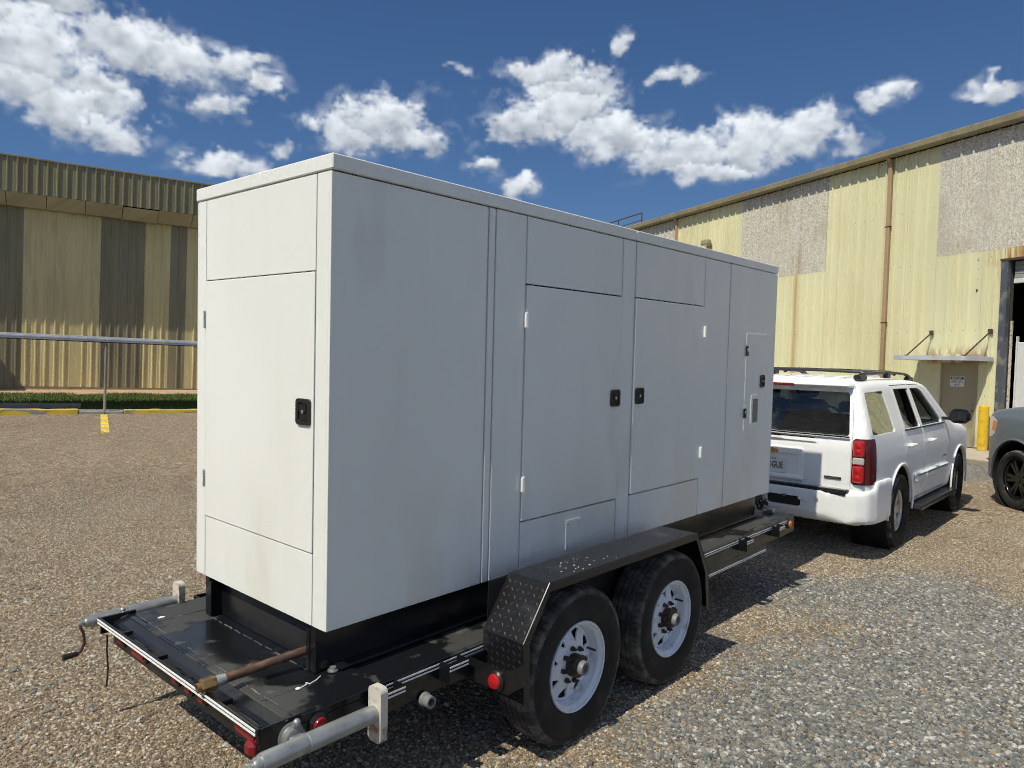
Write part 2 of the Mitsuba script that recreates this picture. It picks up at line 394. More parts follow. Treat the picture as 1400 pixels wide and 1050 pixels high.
# ------------------------------------------------------------------ ground
gmesh = trimesh.Trimesh(np.array([[-300, -300, 0], [300, -300, 0], [300, 300, 0], [-300, 300, 0.0]]), [[0, 1, 2], [0, 2, 3]], process=False)
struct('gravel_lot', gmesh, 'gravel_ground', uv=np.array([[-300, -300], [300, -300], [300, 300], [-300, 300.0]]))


def stone_tile(n, smin, smax, cols, seed):
    """a round patch of loose stones, one colour to each stone"""
    g = np.random.default_rng(seed); ico = trimesh.creation.icosahedron()
    V, F, C = [], [], []
    for k in range(n):
        r = .40 * math.sqrt(g.random()); a = g.random() * 2 * math.pi
        s = smin + (smax - smin) * g.random() ** 1.8
        v = ico.vertices * (1 + .28 * (g.random((12, 1)) - .5)) * np.array([1, .55 + .4 * g.random(), .35 + .35 * g.random()]) * s / 2
        b = g.random() * 2 * math.pi; t = (g.random() - .5) * .9
        R = trimesh.transformations.euler_matrix(t, (g.random() - .5) * .9, b)[:3, :3]
        v = v @ R.T + [r * math.cos(a), r * math.sin(a), s * .10]
        c = np.array(cols[g.integers(len(cols))]) * (.75 + .5 * g.random())
        V.append(v); F.append(ico.faces + 12 * k); C.append(np.tile(c, (12, 1)))
    return trimesh.Trimesh(np.vstack(V), np.vstack(F), process=False), np.vstack(C)


BROWNS = [(.28, .218, .150), (.22, .165, .110), (.36, .30, .22), (.165, .125, .085), (.45, .40, .31), (.25, .190, .128), (.32, .265, .20), (.13, .108, .082), (.21, .185, .155), (.50, .46, .39), (.28, .19, .115), (.17, .16, .145)]
GREYS = [(.17, .172, .17), (.13, .135, .135), (.22, .22, .205), (.10, .105, .11), (.26, .255, .235), (.19, .18, .155), (.15, .155, .16), (.30, .29, .26), (.44, .43, .40), (.20, .165, .12)]
TILES = [('pebble_tile', stone_tile(2700, .008, .022, BROWNS, 1)), ('pebble_tile_b', stone_tile(2600, .008, .024, BROWNS, 2)), ('chip_tile', stone_tile(1500, .013, .036, GREYS, 3)),
         ('chip_tile_b', stone_tile(1500, .012, .038, GREYS, 4)), ('mixed_tile', stone_tile(2000, .009, .028, GREYS[:5] + BROWNS[:6], 5))]
TILES.append(('cobble_tile', stone_tile(16, .026, .052, GREYS + BROWNS[6:], 6)))
for nm, (m, c) in TILES:
    scene[nm] = {'type': 'shapegroup', 'stones': mikit.ply(m, 'stone', smooth=False, color=c)}


def seen(x, y):
    v = np.array([x, y, 0]) - CAM[:3, 3]; zz = v @ CAM[:3, 2]
    return zz > .5 and abs((v @ CAM[:3, 0]) / zz) < .80


spots = []
for i in range(-12, 42):
    for j in range(-22, 50):
        x, y = -3 + i * .43 + (j % 2) * .21, -5 + j * .375
        dist = math.hypot(x - CAM[0, 3], y - CAM[1, 3])
        if dist < 12.5 and random.random() < (12.5 - dist) / 4.0 and dist > .6 and (seen(x, y) or dist < 2.5): spots.append((x, y))
for x, y in spots:
    x += random.uniform(-.09, .09); y += random.uniform(-.09, .09)
    g = float(grey_np(np.array(x), np.array(y))) + random.uniform(-.22, .22)
    t = random.choice([0, 1]) if g < .36 else (4 if g < .6 else random.choice([2, 3]))
    a = random.uniform(0, 6.283); s = random.uniform(.95, 1.12)
    k = 'loose_gravel__%03d' % (KEYS.setdefault('lg', 0) + 1); KEYS['lg'] += 1
    scene[k] = {'type': 'instance', 'shapegroup': {'type': 'ref', 'id': TILES[t][0]}, 'to_world': S4([[s * math.cos(a), -s * math.sin(a), 0, x], [s * math.sin(a), s * math.cos(a), 0, y], [0, 0, s, .0], [0, 0, 0, 1]])}
for i in range(150):
    x, y = random.uniform(-2.2, 6.5), random.uniform(-2.6, 4.5)
    if not seen(x, y): continue
    a = random.uniform(0, 6.283); k = 'loose_gravel__%03d' % (KEYS['lg'] + 1); KEYS['lg'] += 1
    scene[k] = {'type': 'instance', 'shapegroup': {'type': 'ref', 'id': 'cobble_tile'}, 'to_world': S4([[math.cos(a), -math.sin(a), 0, x], [math.sin(a), math.cos(a), 0, y], [0, 0, 1, .0], [0, 0, 0, 1]])}
labels['loose_gravel'] = {'label': 'loose brown pebbles and grey crushed stone covering the yard', 'category': 'gravel', 'kind': 'stuff'}

#@@PARTS@@
# ------------------------------------------------------------------ generator and trailer: x forward, y to the left, z up; the trailer stands a little nose up
TR = np.array([[0.999915, -7.5e-05, -0.013049], [0.0, 0.999983, -0.005747], [0.013049, 0.005746, 0.999898]])
TRM = mat(TR.T, np.array([1.7, 0, 0]) - TR @ np.array([1.7, 0, 0])); TRM[:3, :3] = TR
GL, GW, GZ0, GZC, GZ1 = 4.461, 1.148, .768, 2.642, 2.705

gen = thing('generator', 'long white sheet metal generator enclosure standing on the black trailer', 'generator')
G = lambda name, mesh, bsdf, parent=None, **k: put(name, mesh, bsdf, parent or gen, TRM, **k)
PT = .014  # thickness of the outer panels
G('frame', cat(bx(PT, GL - PT, PT, GW - PT, GZ0 + .004, GZC + .03)), 'seam_dark')
GAP = .0045


def side_panel(x0, x1, z0, z1, name='side_panel', y=0.0, proud=0.0, gl=GAP, gr=GAP, gt=GAP, gb=GAP):
    return G(name, bx(x0 + gl, x1 - gr, y - proud, y + PT - .0005, z0 + gb, z1 - gt, .0016), 'white_paint')


for (x0, x1, z0, z1, pr) in [(-.0045, .907, GZ0, GZC, 0), (.907, .957, GZ0, GZC, .002), (.957, 1.192, GZ0, GZC, .004), (1.192, 2.096, 2.287, GZC, .004), (1.192, 2.096, GZ0, 1.037, .004), (2.096, 2.242, GZ0, GZC, .004),
                             (2.242, 3.162, 2.29, GZC, .008), (2.242, 3.162, GZ0, 1.042, .008), (3.162, 3.572, GZ0, GZC, .008), (3.572, GL + .0045, GZ0, GZC, .012)]:
    side_panel(x0, x1, z0, z1, proud=pr)
d1 = side_panel(1.192, 2.096, 1.037, 2.287, 'side_door', proud=.010)
d2 = side_panel(2.242, 3.162, 1.042, 2.29, 'side_door', proud=.014)
# far side, the mirror image without fittings
for (x0, x1, z0, z1) in [(-.0045, .957, GZ0, GZC), (.957, 1.192, GZ0, GZC), (1.192, 2.096, GZ0, GZC), (2.096, 2.242, GZ0, GZC), (2.242, 3.162, GZ0, GZC), (3.162, GL + .0045, GZ0, GZC)]:
    G('far_side_panel', bx(x0 + GAP, x1 - GAP, GW - PT + .0005, GW, z0 + GAP, z1 - GAP, .0016), 'white_paint')
G('front_panel', bx(GL - PT + .0005, GL, PT + .001, GW - PT - .001, GZ0 + GAP, GZC - GAP, .0016), 'white_paint')


def rear_panel(y0, y1, z0, z1, name='rear_panel', proud=0.0):
    return G(name, bx(-proud, PT - .0005, y0 + GAP * .7, y1 - GAP * .7, z0 + GAP * .7, z1 - GAP * .7, .0016), 'white_paint')


rear_panel(PT - GAP, .103, GZ0, GZC, 'corner_post'); rear_panel(1.056, GW - PT + GAP, GZ0, GZC, 'corner_post')
rear_panel(.103, 1.056, 2.247, GZC); rear_panel(.103, 1.056, GZ0, 1.075)
d0 = rear_panel(.103, 1.056, 1.075, 2.247, 'rear_door', .003)
# roof cap in two lengths
for x0, x1 in ((-.006, 2.226), (2.231, GL + .006)):
    G('roof_cap', bx(x0, x1, -.014, GW + .006, GZC + .002, GZ1, .004), 'white_paint')
G('roof_joint', bx(2.2262, 2.2308, -.002, GW + .002, GZC + .004, GZ1 - .005), 'white_trim')


def paddle_handle(parent, org, u, n, w=.098, h=.102):
    """recessed black paddle latch; u along the panel, n outward"""
    F = TRM @ mat([u, [0, 0, 1], n], org)
    pl = MF(moved(trimesh.creation.extrude_polygon(rrect(w, h, .018), .009, engine='earcut'), z=.001))
    cup = MF(moved(trimesh.creation.extrude_polygon(rrect(w * .62, h * .72, .012), .02, engine='earcut'), z=.004))
    k = put('handle', TM(pl - cup), 'black_plastic', parent, F, smooth=30)
    pad = trimesh.creation.extrude_polygon(rrect(w * .50, h * .30, .008), .006, engine='earcut')
    put('paddle', moved(pad, y=h * .14, z=.005), 'gloss_black', k, F, smooth=30)
    put('lower_cup', moved(trimesh.creation.extrude_polygon(rrect(w * .50, h * .24, .008), .003, engine='earcut'), y=-h * .19, z=.0045), 'gloss_black', k, F, smooth=30)
    put('lock', moved(lathe([(0, 0), (.0085, 0), (.0085, .004), (.006, .005), (0, .005)], 16, 'z'), x=w * .02, z=.008), 'chrome', k, F, smooth=30)
    return k


paddle_handle(gen, [2.040, -.010, 1.666], [1, 0, 0], [0, -1, 0]); paddle_handle(gen, [2.309, -.014, 1.671], [1, 0, 0], [0, -1, 0])
paddle_handle(gen, [-.003, .172, 1.664], [0, -1, 0], [-1, 0, 0], .105, .11)


def hinge_side(parent, x, z, h=.078, o=.013):
    m = cat(bx(x - .013, x - .002, -.016, -.0005, z - h / 2, z + h / 2, .002), cyl([x, -.012, z - h / 2 - .004], [x, -.012, z + h / 2 + .004], .0055, 10), bx(x + .002, x + .013, -.012, -.0035, z - h / 2, z + h / 2, .002))
    G('hinge', moved(m, y=-o), 'white_trim', parent)


for x, z, dd in ((1.191, 2.10, d1), (1.194, 1.237, d1), (3.166, 2.106, d2), (3.163, 1.234, d2)): hinge_side(dd, x, z, o=.009 if dd == d1 else .013)
for z in (2.056, 1.266):
    G('hinge', cat(bx(-.007, -.001, 1.050, 1.072, z - .038, z + .038, .002), cyl([-.008, 1.0565, z - .042], [-.008, 1.0565, z + .042], .005, 10)), 'galvanised', d0)
# small blanking plate with four bolts
bp = G('blanking_plate', bx(1.583, 1.722, -.014, -.0043, .815, .983, .001), 'white_paint')
for x in (1.600, 1.705):
    for z in (.836, .962): G('bolt', moved(lathe([(0, 0), (.008, 0), (.007, .004), (.003, .006), (0, .006)], 10, 'y').apply_transform(np.diag([1, -1, 1, 1])), x, -.014, z), 'chrome', bp)
# screws on the seam strip
for z in (2.12, 1.66): G('strip_screw', moved(trimesh.creation.icosphere(1, .006), .957, -.004, z), 'chrome')
# control panel door with its window, latches and rivets
cp = G('control_door', bx(3.886, 4.284, -.0165, -.0124, 1.342, 2.122, .001), 'white_paint')
wf = MF(prism(rrect(.17, .26, .004).buffer(0), 0, .004)); wh = MF(prism(rrect(.105, .195, .006), -.01, .01))
put('window', moved(TM(wf - wh), 4.088, -.0210, 1.495), 'white_paint', cp, TRM)
k = put('window_pane', bx(4.037, 4.139, -.0175, -.0167, 1.399, 1.591), 'grey_cap', cp, TRM)
for z in (1.98, 1.482):
    la = put('latch', cat(bx(3.868, 3.912, -.028, -.0168, z - .040, z + .040, .005)), 'black_plastic', cp, TRM)
    put('latch_ring', moved(lathe([(.008, 0), (.014, 0), (.014, .006), (.008, .006)], 14, 'y'), 3.888, -.0335, z + .008), 'chrome', cp, TRM)
paddle_handle(gen, [4.208, -.0165, 1.735], [1, 0, 0], [0, -1, 0], .085, .105)
RIV = [(3.93, 2.15), (4.20, 2.15), (3.865, 2.05), (3.86, 1.79), (3.86, 1.60), (4.302, 2.05), (4.302, 1.83), (4.302, 1.62), (4.302, 1.42), (3.985, 1.62), (4.09, 1.63), (4.19, 1.62), (3.985, 1.50), (4.19, 1.50), (3.985, 1.375), (4.09, 1.372), (4.19, 1.375),
       (3.97, 1.31), (4.22, 1.30), (3.97, 1.235), (4.09, 1.225), (4.21, 1.22), (3.97, 1.16), (4.09, 1.155), (4.21, 1.15), (3.93, .815), (4.05, .815), (4.17, .815)]
rv = mikit.ply(lathe([(0, 0), (.008, 0), (.0055, -.0035), (0, -.0045)], 10, 'y'), 'chrome', smooth=40)
for x, z in RIV:
    k = put('rivet', dict(rv), None, gen, TRM @ mat(np.eye(3), [x, -.0125, z]))
# skid base
sk = G('skid_base', cat(bx(.062, .40, .125, GW - .125, .5705, GZ0 - .003), bx(.008, GL - .05, .085, .125, .5705, GZ0 - .002, .003), bx(.008, GL - .05, GW - .125, GW - .085, .5705, GZ0 - .002, .003), bx(.06, GL - .06, .125, GW - .125, .60, GZ0 - .006)), 'black_steel')
G('skid_rail_lip', cat(bx(.004, GL - .06, .079, .0848, .742, GZ0 - .003), bx(.004, .06, .1255, .150, .571, .748, .002), bx(.004, .06, GW - .150, GW - .1255, .571, .748, .002)), 'black_steel', sk)
G('skid_foot', cat(bx(.10, 1.0, .030, .0846, .5712, .586, .003), bx(1.3, 4.3, .030, .0846, .5712, .586, .003)), 'black_steel', sk)
G('foot_bolt', moved(lathe([(0, 0), (.022, 0), (.022, .006), (.015, .006), (.014, .018), (0, .018)], 14, 'z'), .075, .055, .5715), 'galvanised', sk)

# ------------------------------------------------------------------ trailer
tr = thing('trailer', 'black flat deck tandem axle trailer carrying the white generator', 'trailer')
R_ = lambda name, mesh, bsdf, parent=None, **k: put(name, mesh, bsdf, parent or tr, TRM, **k)
DY0, DY1, DZ, DX0, DX1 = -.175, 1.323, .567, -.275, 4.636
deck = R_('deck', bx(DX0, DX1, DY0, DY1, .536, DZ, .004), 'deck_black')
for y0, y1 in ((DY0 + .012, .026), (1.122, DY1 - .012)): R_('deck_plate', bx(DX0 + .03, DX1 - .02, y0, y1, DZ - .001, DZ + .0035, .0015), 'deck_black', deck)
R_('deck_plate', bx(DX0 + .012, -.015, .030, 1.118, DZ - .001, DZ + .0028, .0015), 'deck_black', deck)
rngw = np.random.default_rng(3)


def bead(p0, p1, keep=.7):
    n = int(np.linalg.norm(np.subtract(p1, p0)) / .02); out = []; t = np.linspace(0, 1, n + 1); P = np.outer(1 - t, p0) + np.outer(t, p1) + rngw.normal(0, .0014, (n + 1, 3)) * [1, 1, .3]
    i = 0
    while i < n - 1:
        L = int(rngw.integers(2, 7)); seg = P[i:i + L + 1]
        if len(seg) > 1 and rngw.random() < keep: out.append(tube(seg, rngw.uniform(.0014, .0032, len(seg)), 5))
        i += L + 1
    return out


wl = bead([DX0 + .033, -.15, DZ + .0035], [DX0 + .033, 1.30, DZ + .0035]) + bead([.006, .14, DZ + .0035], [.006, 1.0, DZ + .0035], .6) + bead([-.25, .028, DZ + .0035], [.0, .028, DZ + .0035], .5) + bead([-.25, 1.12, DZ + .0035], [.0, 1.12, DZ + .0035], .6)
R_('weld_bead', cat(*wl), 'frame_steel', deck, kind='stuff')
for y0 in (DY0, DY1 - .012): R_('side_channel', bx(DX0, DX1, y0, y0 + .012, .435, .5355, .002), 'black_steel')
for yy in (.08, 1.0): R_('frame_rail', bx(-.26, 4.62, yy, yy + .065, .40, .535, .003), 'black_matt')
for xx in (.3, .95, 1.65, 2.6, 3.4, 4.2): R_('cross_member', bx(xx, xx + .05, DY0 + .013, DY1 - .013, .47, .5355), 'black_matt')
for s, y in ((-1, DY0), (1, DY1)):
    for zz in (.549, .534):
        R_('pinstripe', bx(DX0 + .45, DX1 - .12, y + s * .0002, y + s * .002, zz - .0035, zz + .0035), 'white_line')
# rear: sloping lamp plate behind a guard bar
lp = R_('lamp_plate', prism([(DX0 + .001, .562), (-.318, .553), (-.334, .545), (-.334, .440), (DX0 + .001, .440)], DY0, DY1), 'black_steel')
bar = R_('guard_bar', cat(bx(-.405, -.392, DY0 - .01, DY1 + .01, .555, .587, .003), bx(-.392, DX0 + .05, DY0 - .010, DY0 - .001, .500, .584, .003), bx(-.392, DX0 + .05, DY1 + .001, DY1 + .010, .500, .584, .003), *[bx(-.392, -.334, y, y + .012, .552, .574, .002) for y in (.12, .70, 1.08)]), 'black_steel')
for zz in (.579, .564): R_('pinstripe', bx(-.4075, -.4052, DY0, DY1, zz - .004, zz + .004), 'white_line', bar)
SLN = np.array([-1.0, 0, 0])
SLU = np.array([0, 1.0, 0]); SLV = np.cross(SLN, SLU)


def rear_lamp(y, z, w, h, lens):
    x = -.334
    F = TRM @ mat([SLU, SLV, SLN], np.array([x, y, z]) + SLN * .001)
    k = put('tail_lamp', moved(trimesh.creation.extrude_polygon(rrect(w + .024, h + .024, (h + .024) / 2 - .001, 8), .012, engine='earcut')), 'black_plastic', tr, F, smooth=30)
    a = trimesh.creation.extrude_polygon(rrect(w, h, h / 2 - .001, 8), .014, engine='earcut'); b = trimesh.creation.extrude_polygon(rrect(w * .86, h * .7, h * .35 - .001, 8), .02, engine='earcut')
    put('lens', cat(a, b), lens, k, F, smooth=30)


for y, w, h in ((1.19, .065, .06), (.985, .16, .072), (.60, .055, .06), (.475, .055, .06), (.355, .055, .06), (.00, .17, .072)): rear_lamp(y, .500, w, h * .85, 'rear_red_lens')
R_('corner_marker', cat(bx(-.43, -.396, DY0 - .012, DY0 + .045, .487, .543, .014)), 'dull_red_lens', label='small red marker lamp at the near rear corner')
# round side lamps
def round_lamp(parent, org, u, n, r, lens, name='side_lamp'):
    v = np.cross(n, u)
    F = TRM @ mat([u, n, v] if np.dot(np.cross(u, n), v) > 0 else [u, n, -v], org)
    k = put(name, lathe([(0, 0), (r * 1.38, 0), (r * 1.38, .008), (r * 1.12, .016), (r * 1.02, .016), (r * 1.02, .006), (0, .006)], 28), 'black_plastic', parent, F, smooth=35)
    put('lens', lathe([(0, .007), (r, .007), (r, .018), (r * .86, .026), (r * .4, .030), (0, .031)], 28), lens, k, F, smooth=35)
    return k


round_lamp(tr, [-.150, DY0, .512], [1, 0, 0], [0, -1, 0], .031, 'dull_red_lens')
round_lamp(tr, [4.50, DY0, .520], [1, 0, 0], [0, -1, 0], .030, 'amber_lens')
round_lamp(tr, [-.150, DY1, .512], [1, 0, 0], [0, 1, 0], .031, 'dull_red_lens')
# stake pockets
for s, y in ((-1, DY0), (1, DY1)):
    for x0, x1 in ((.10, .22), (.47, .585), (3.52, 3.63), (4.14, 4.25)):
        a, b = sorted((y + s * .0025, y + s * .07)); o0, o1 = sorted((y + s * .062, y + s * .07))
        sp = R_('stake_pocket', cat(bx(x0, x0 + .008, a, b, .478, .562), bx(x1 - .008, x1, a, b, .478, .562), bx(x0 + .0082, x1 - .0082, o0, o1, .478, .562)), 'black_steel')
        l0, l1 = sorted((y + s * .0702, y + s * .072))
        for zz in (.553, .538): R_('pinstripe', bx(x0, x1, l0, l1, zz - .0035, zz + .0035), 'white_line', sp)
# long box slung under the right side
tb = R_('underslung_box', cat(bx(2.95, 4.045, DY0 - .004, .06, .372, .4345, .003), bx(2.95, 4.045, DY0 - .0045, DY0 - .0005, .434, .520, .001)), 'black_steel')
for zz in (.388, .377): R_('pinstripe', bx(2.70, 4.04, DY0 - .0062, DY0 - .0042, zz - .003, zz + .003), 'white_line', tb)
# drain fitting
R_('drain_fitting', cat(cyl([.40, .05, .436], [.372, -.215, .428], .020, 18)), 'black_matt')
R_('drain_cap', moved(lathe([(.017, 0), (.030, 0), (.030, .014), (.026, .018), (.026, .05), (.017, .05)], 20, 'y').apply_transform(np.diag([1, -1, 1, 1])), .376, -.185, .429), 'grey_cap', smooth=35)
R_('drain_cap', bx(.35, .40, -.01, .0, .40, .46), 'black_matt')

# fenders of tread plate
FPROF = [(.757, .352), (.745, .632), (.920, .868), (2.352, .856), (2.515, .605), (2.553, .352)]


def strip(prof, t):
    a = np.array(prof); d = np.gradient(a, axis=0); n = np.stack([-d[:, 1], d[:, 0]], 1); n /= np.linalg.norm(n, axis=1, keepdims=True)
    return Polygon(list(map(tuple, a)) + list(map(tuple, (a - n * t)[::-1])))


def studs(prof, y0, y1):
    """raised lozenges of the tread plate"""
    out = []; flip = 0
    for (x0, z0), (x1, z1) in zip(prof[:-1], prof[1:]):
        L = math.hypot(x1 - x0, z1 - z0); u = np.array([x1 - x0, 0, z1 - z0]) / L; v = np.array([0, 1.0, 0]); n = np.cross(u, v); n = -n if (n[2] < 0 and abs(n[2]) > .2) else n
        if abs(n[2]) <= .2 and (n[0] > 0) != (x0 > 1.6): n = -n
        for i in range(int(L / .034)):
            for j in range(int((y1 - y0) / .034)):
                c = np.array([x0, y0, z0]) + u * ((i + .5) * .034) + v * ((j + .5) * .034)
                a = (u + v) if (i + j) % 2 else (u - v); a = a / np.linalg.norm(a); b = np.cross(n, a)
                P = [c + a * .0155, c + b * .0058, c - a * .0155, c - b * .0058]; q = n * .0022
                out.append(([p + n * .0002 for p in P] + [c + a * .005 + q, c - a * .005 + q]))
    V = np.array(out).reshape(-1, 3); F = []
    for k in range(len(out)):
        o = 6 * k; F += [[o, o + 1, o + 4], [o + 1, o + 5, o + 4], [o + 1, o + 2, o + 5], [o + 2, o + 3, o + 5], [o + 3, o + 4, o + 5], [o + 3, o, o + 4]]
    return trimesh.Trimesh(V, F, process=False)


for s, yi in ((-1, DY0), (1, DY1)):
    y0, y1 = sorted((yi + s * .004, yi + s * .252))
    fe = R_('fender', prism(strip(FPROF, .005), y0, y1), 'tread_plate')
    yo = yi + s * .252
    lipp = strip([(x, z) for x, z in FPROF], .040)
    R_('fender_lip', prism(lipp, *sorted((yo + s * .0002, yo + s * .005))), 'tread_plate', fe)
    R_('edge_roll', tube([(x, yo + s * .001, z - .001) for x, z in FPROF], .006, 8), 'tread_plate', fe)
    R_('tread_pattern', studs(FPROF, y0 + .004, y1 - .004), 'tread_stud', fe, kind='stuff')
    bxs = sorted((yi + s * .03, yi + s * .268))
    lb = R_('lamp_box', cat(bx(.625, .742, bxs[0], bxs[1], .445, .450), bx(.625, .629, bxs[0], bxs[1], .4502, .545), bx(.6292, .742, bxs[0], bxs[0] + .004, .4502, .545), bx(.6292, .742, bxs[1] - .004, bxs[1], .4502, .545)), 'tread_plate')
    if s < 0: round_lamp(tr, [.625, bxs[0] + .062, .492], [0, 1, 0], [-1, 0, 0], .034, 'red_lens', 'tail_lamp')
    else: round_lamp(tr, [.625, bxs[1] - .062, .492], [0, 1, 0], [-1, 0, 0], .034, 'red_lens', 'tail_lamp')
    R_('mud_guard', bx(.775, 2.53, *sorted((yi + s * .0005, yi + s * .0035)), .535, .85), 'black_matt', fe)

# wheels ---------------------------------------------------------
def tyre_mesh(R, rb, w, nb=72, deep=.007, n=6, side=.0):
    """tyre about the y axis: ribbed tread with cross cuts at the shoulders, rounded side walls"""
    h = w / 2; prof = [(rb, -h * .72), (rb + .012, -h * .80), (rb + (R - rb) * .30, -h * .97), (rb + (R - rb) * .55, -h * 1.0), (rb + (R - rb) * .62, -h * .988), (rb + (R - rb) * .80, -h * .93), (R - .014, -h * .86)]
    grooves = [-.46, -.16, .16, .46]; tread = []
    ys = np.linspace(-.80, .80, 33)
    for y in ys: tread.append((R - .010 * abs(y / .8) ** 2.5, y * h))
    for g in grooves:
        for dy in (-.06, -.045, .045, .06):
            yy = (g + dy); tread.append((R - .010 * abs(yy / .8) ** 2.5 - (deep if abs(dy) < .05 else 0), yy * h))
    tread = sorted([t for t in tread if not any(abs(t[1] / h - g) < .05 and t[0] > R - .010 * abs(t[1] / h / .8) ** 2.5 - deep * .5 for g in grooves)], key=lambda t: t[1])
    full = prof + tread + [(r, -y) for r, y in prof[::-1]]
    P = np.array(full); k = len(P); na = nb * n; ang = np.arange(na) * 2 * np.pi / na
    V = np.zeros((na, k, 3)); rr = np.repeat(P[None, :, 0], na, 0)
    yn = np.abs(P[:, 1]) / h
    zone = (yn > .50) & (P[:, 0] > R - .05)
    ph = np.arange(na)[:, None] % n
    cut = (ph == 0) & zone[None, :]
    mid = ((np.arange(na)[:, None] + (P[None, :, 1] > 0) * 2) % n == 3) & (yn[None, :] < .44) & (yn[None, :] > .2)
    rr = rr - np.where(cut, deep * .8, 0) - np.where(mid, deep * .5, 0)
    V[..., 0] = rr * np.cos(ang)[:, None]; V[..., 2] = rr * np.sin(ang)[:, None]; V[..., 1] = P[None, :, 1]
    i, j = np.meshgrid(np.arange(na), np.arange(k - 1), indexing='ij')
    q = np.stack([i * k + j, i * k + j + 1, ((i + 1) % na) * k + j + 1, ((i + 1) % na) * k + j], -1).reshape(-1, 4)
    full_m = trimesh.Trimesh(V.reshape(-1, 3), np.vstack([q[:, [0, 1, 2]], q[:, [0, 2, 3]]]), process=False)
    jf = np.concatenate([j.ravel(), j.ravel()]); tr_zone = (jf >= len(prof) - 2) & (jf < k - len(prof) + 1)
    return full_m, full_m.submesh([np.nonzero(tr_zone)[0]], append=True), full_m.submesh([np.nonzero(~tr_zone)[0]], append=True)


_, TTREAD, TSIDE = tyre_mesh(.39, .205, .222)
T_TREAD = mikit.ply(TTREAD, 'rubber_tread', smooth=25); T_SIDE = mikit.ply(TSIDE, 'rubber', smooth=40)
WN = 64
# steel wheel: rim barrel and a dished disc with eight triangular openings; outside is -y
barrel = lathe([(.212, -.100), (.219, -.104), (.223, -.099), (.222, -.088), (.206, -.078), (.203, -.040), (.190, -.022), (.190, .060), (.204, .085), (.215, .098), (.209, .100), (.196, .080), (.182, .055), (.182, -.020), (.193, -.040), (.196, -.076), (.205, -.084), (.214, -.092)], WN)
disc = MF(lathe([(.048, -.058), (.105, -.058), (.125, -.046), (.150, -.034), (.184, -.030), (.184, -.022), (.148, -.026), (.121, -.038), (.103, -.050), (.048, -.050)], WN))
for i in range(8):
    a = math.radians(22.5 + 45 * i)
    tri = Polygon([(.112, .004), (.168, .036), (.173, 0), (.168, -.036), (.112, -.004)]).buffer(-.004).buffer(.004, quad_segs=4)
    disc = disc - MF(prism(affinity.rotate(tri, math.degrees(a), origin=(0, 0)), -.2, .1))
DISC = mikit.ply(TM(disc), 'rim_white', smooth=35); BARREL = mikit.ply(barrel, 'rim_white', smooth=35)
INNER = mikit.ply(lathe([(0, .03), (.181, .03), (.181, .034), (0, .034)], 32), 'black_matt')
BACK = mikit.ply(lathe([(0, -.016), (.180, -.016), (.180, -.010), (0, -.010)], 32), 'black_matt')
HUB = mikit.ply(lathe([(0, -.05), (.056, -.05), (.055, -.104), (.047, -.112), (.0, -.112)], 32), 'hub_rust', smooth=35)
HCAP = mikit.ply(lathe([(.020, -.110), (.036, -.110), (.036, -.128), (.032, -.134), (.032, -.140), (.022, -.140), (.019, -.124), (0, -.124), (0, -.118), (.018, -.118)], 32), 'grey_cap', smooth=35)
LUG = mikit.ply(cat(lathe([(0, -.055), (.0125, -.055), (.0125, -.073), (.010, -.078), (0, -.078)], 6), lathe([(0, -.07), (.006, -.07), (.006, -.088), (0, -.088)], 8)), 'hub_rust', smooth=25)
VALVE = mikit.ply(cat(cyl([.163, -.028, .01], [.160, -.085, .012], .006, 8)), 'black_plastic')
WY = -.318
for side in (-1, 1):
    for wx in (1.187, 2.104):
        yy = WY if side < 0 else DY1 + (DY0 - WY)
        rot = random.uniform(0, 6.28) if side > 0 else (0.12 if wx < 2 else .35)
        c, s = math.cos(rot), math.sin(rot)
        base = TRM @ mat([[c, 0, s], [0, 1, 0], [-s, 0, c]], [wx, yy, .3895])
        if side > 0: base = base @ mat([[-1, 0, 0], [0, -1, 0], [0, 0, 1]], [0, 0, 0])
        w = numbered(tr + '__wheel'); KEYS[w] = 1
        ty = put('tyre', dict(T_SIDE), None, w, base)
        put('tyre_tread', dict(T_TREAD), None, w, base)
        for nm, d in (('rim', BARREL), ('disc', DISC), ('back_plate', BACK), ('hub', HUB), ('hub_cap', HCAP), ('valve', VALVE)): put(nm, dict(d), None, w, base)
        for i in range(8):
            a = math.radians(45 * i)
            put('lug_nut', dict(LUG), None, w, base @ mat(np.eye(3), [.0825 * math.cos(a), 0, .0825 * math.sin(a)]))
for wx in (1.187, 2.104):
    R_('axle', cyl([wx, -.18, .385], [wx, 1.33, .385], .038, 14), 'black_matt')
    for yy in (.03, 1.08): R_('leaf_spring', cat(*[bx(wx - .36 + .06 * i, wx + .36 - .06 * i, yy, yy + .055, .345 - .012 * i, .355 - .012 * i) for i in range(4)], bx(wx - .05, wx + .05, yy - .005, yy + .06, .30, .43)), 'black_matt')
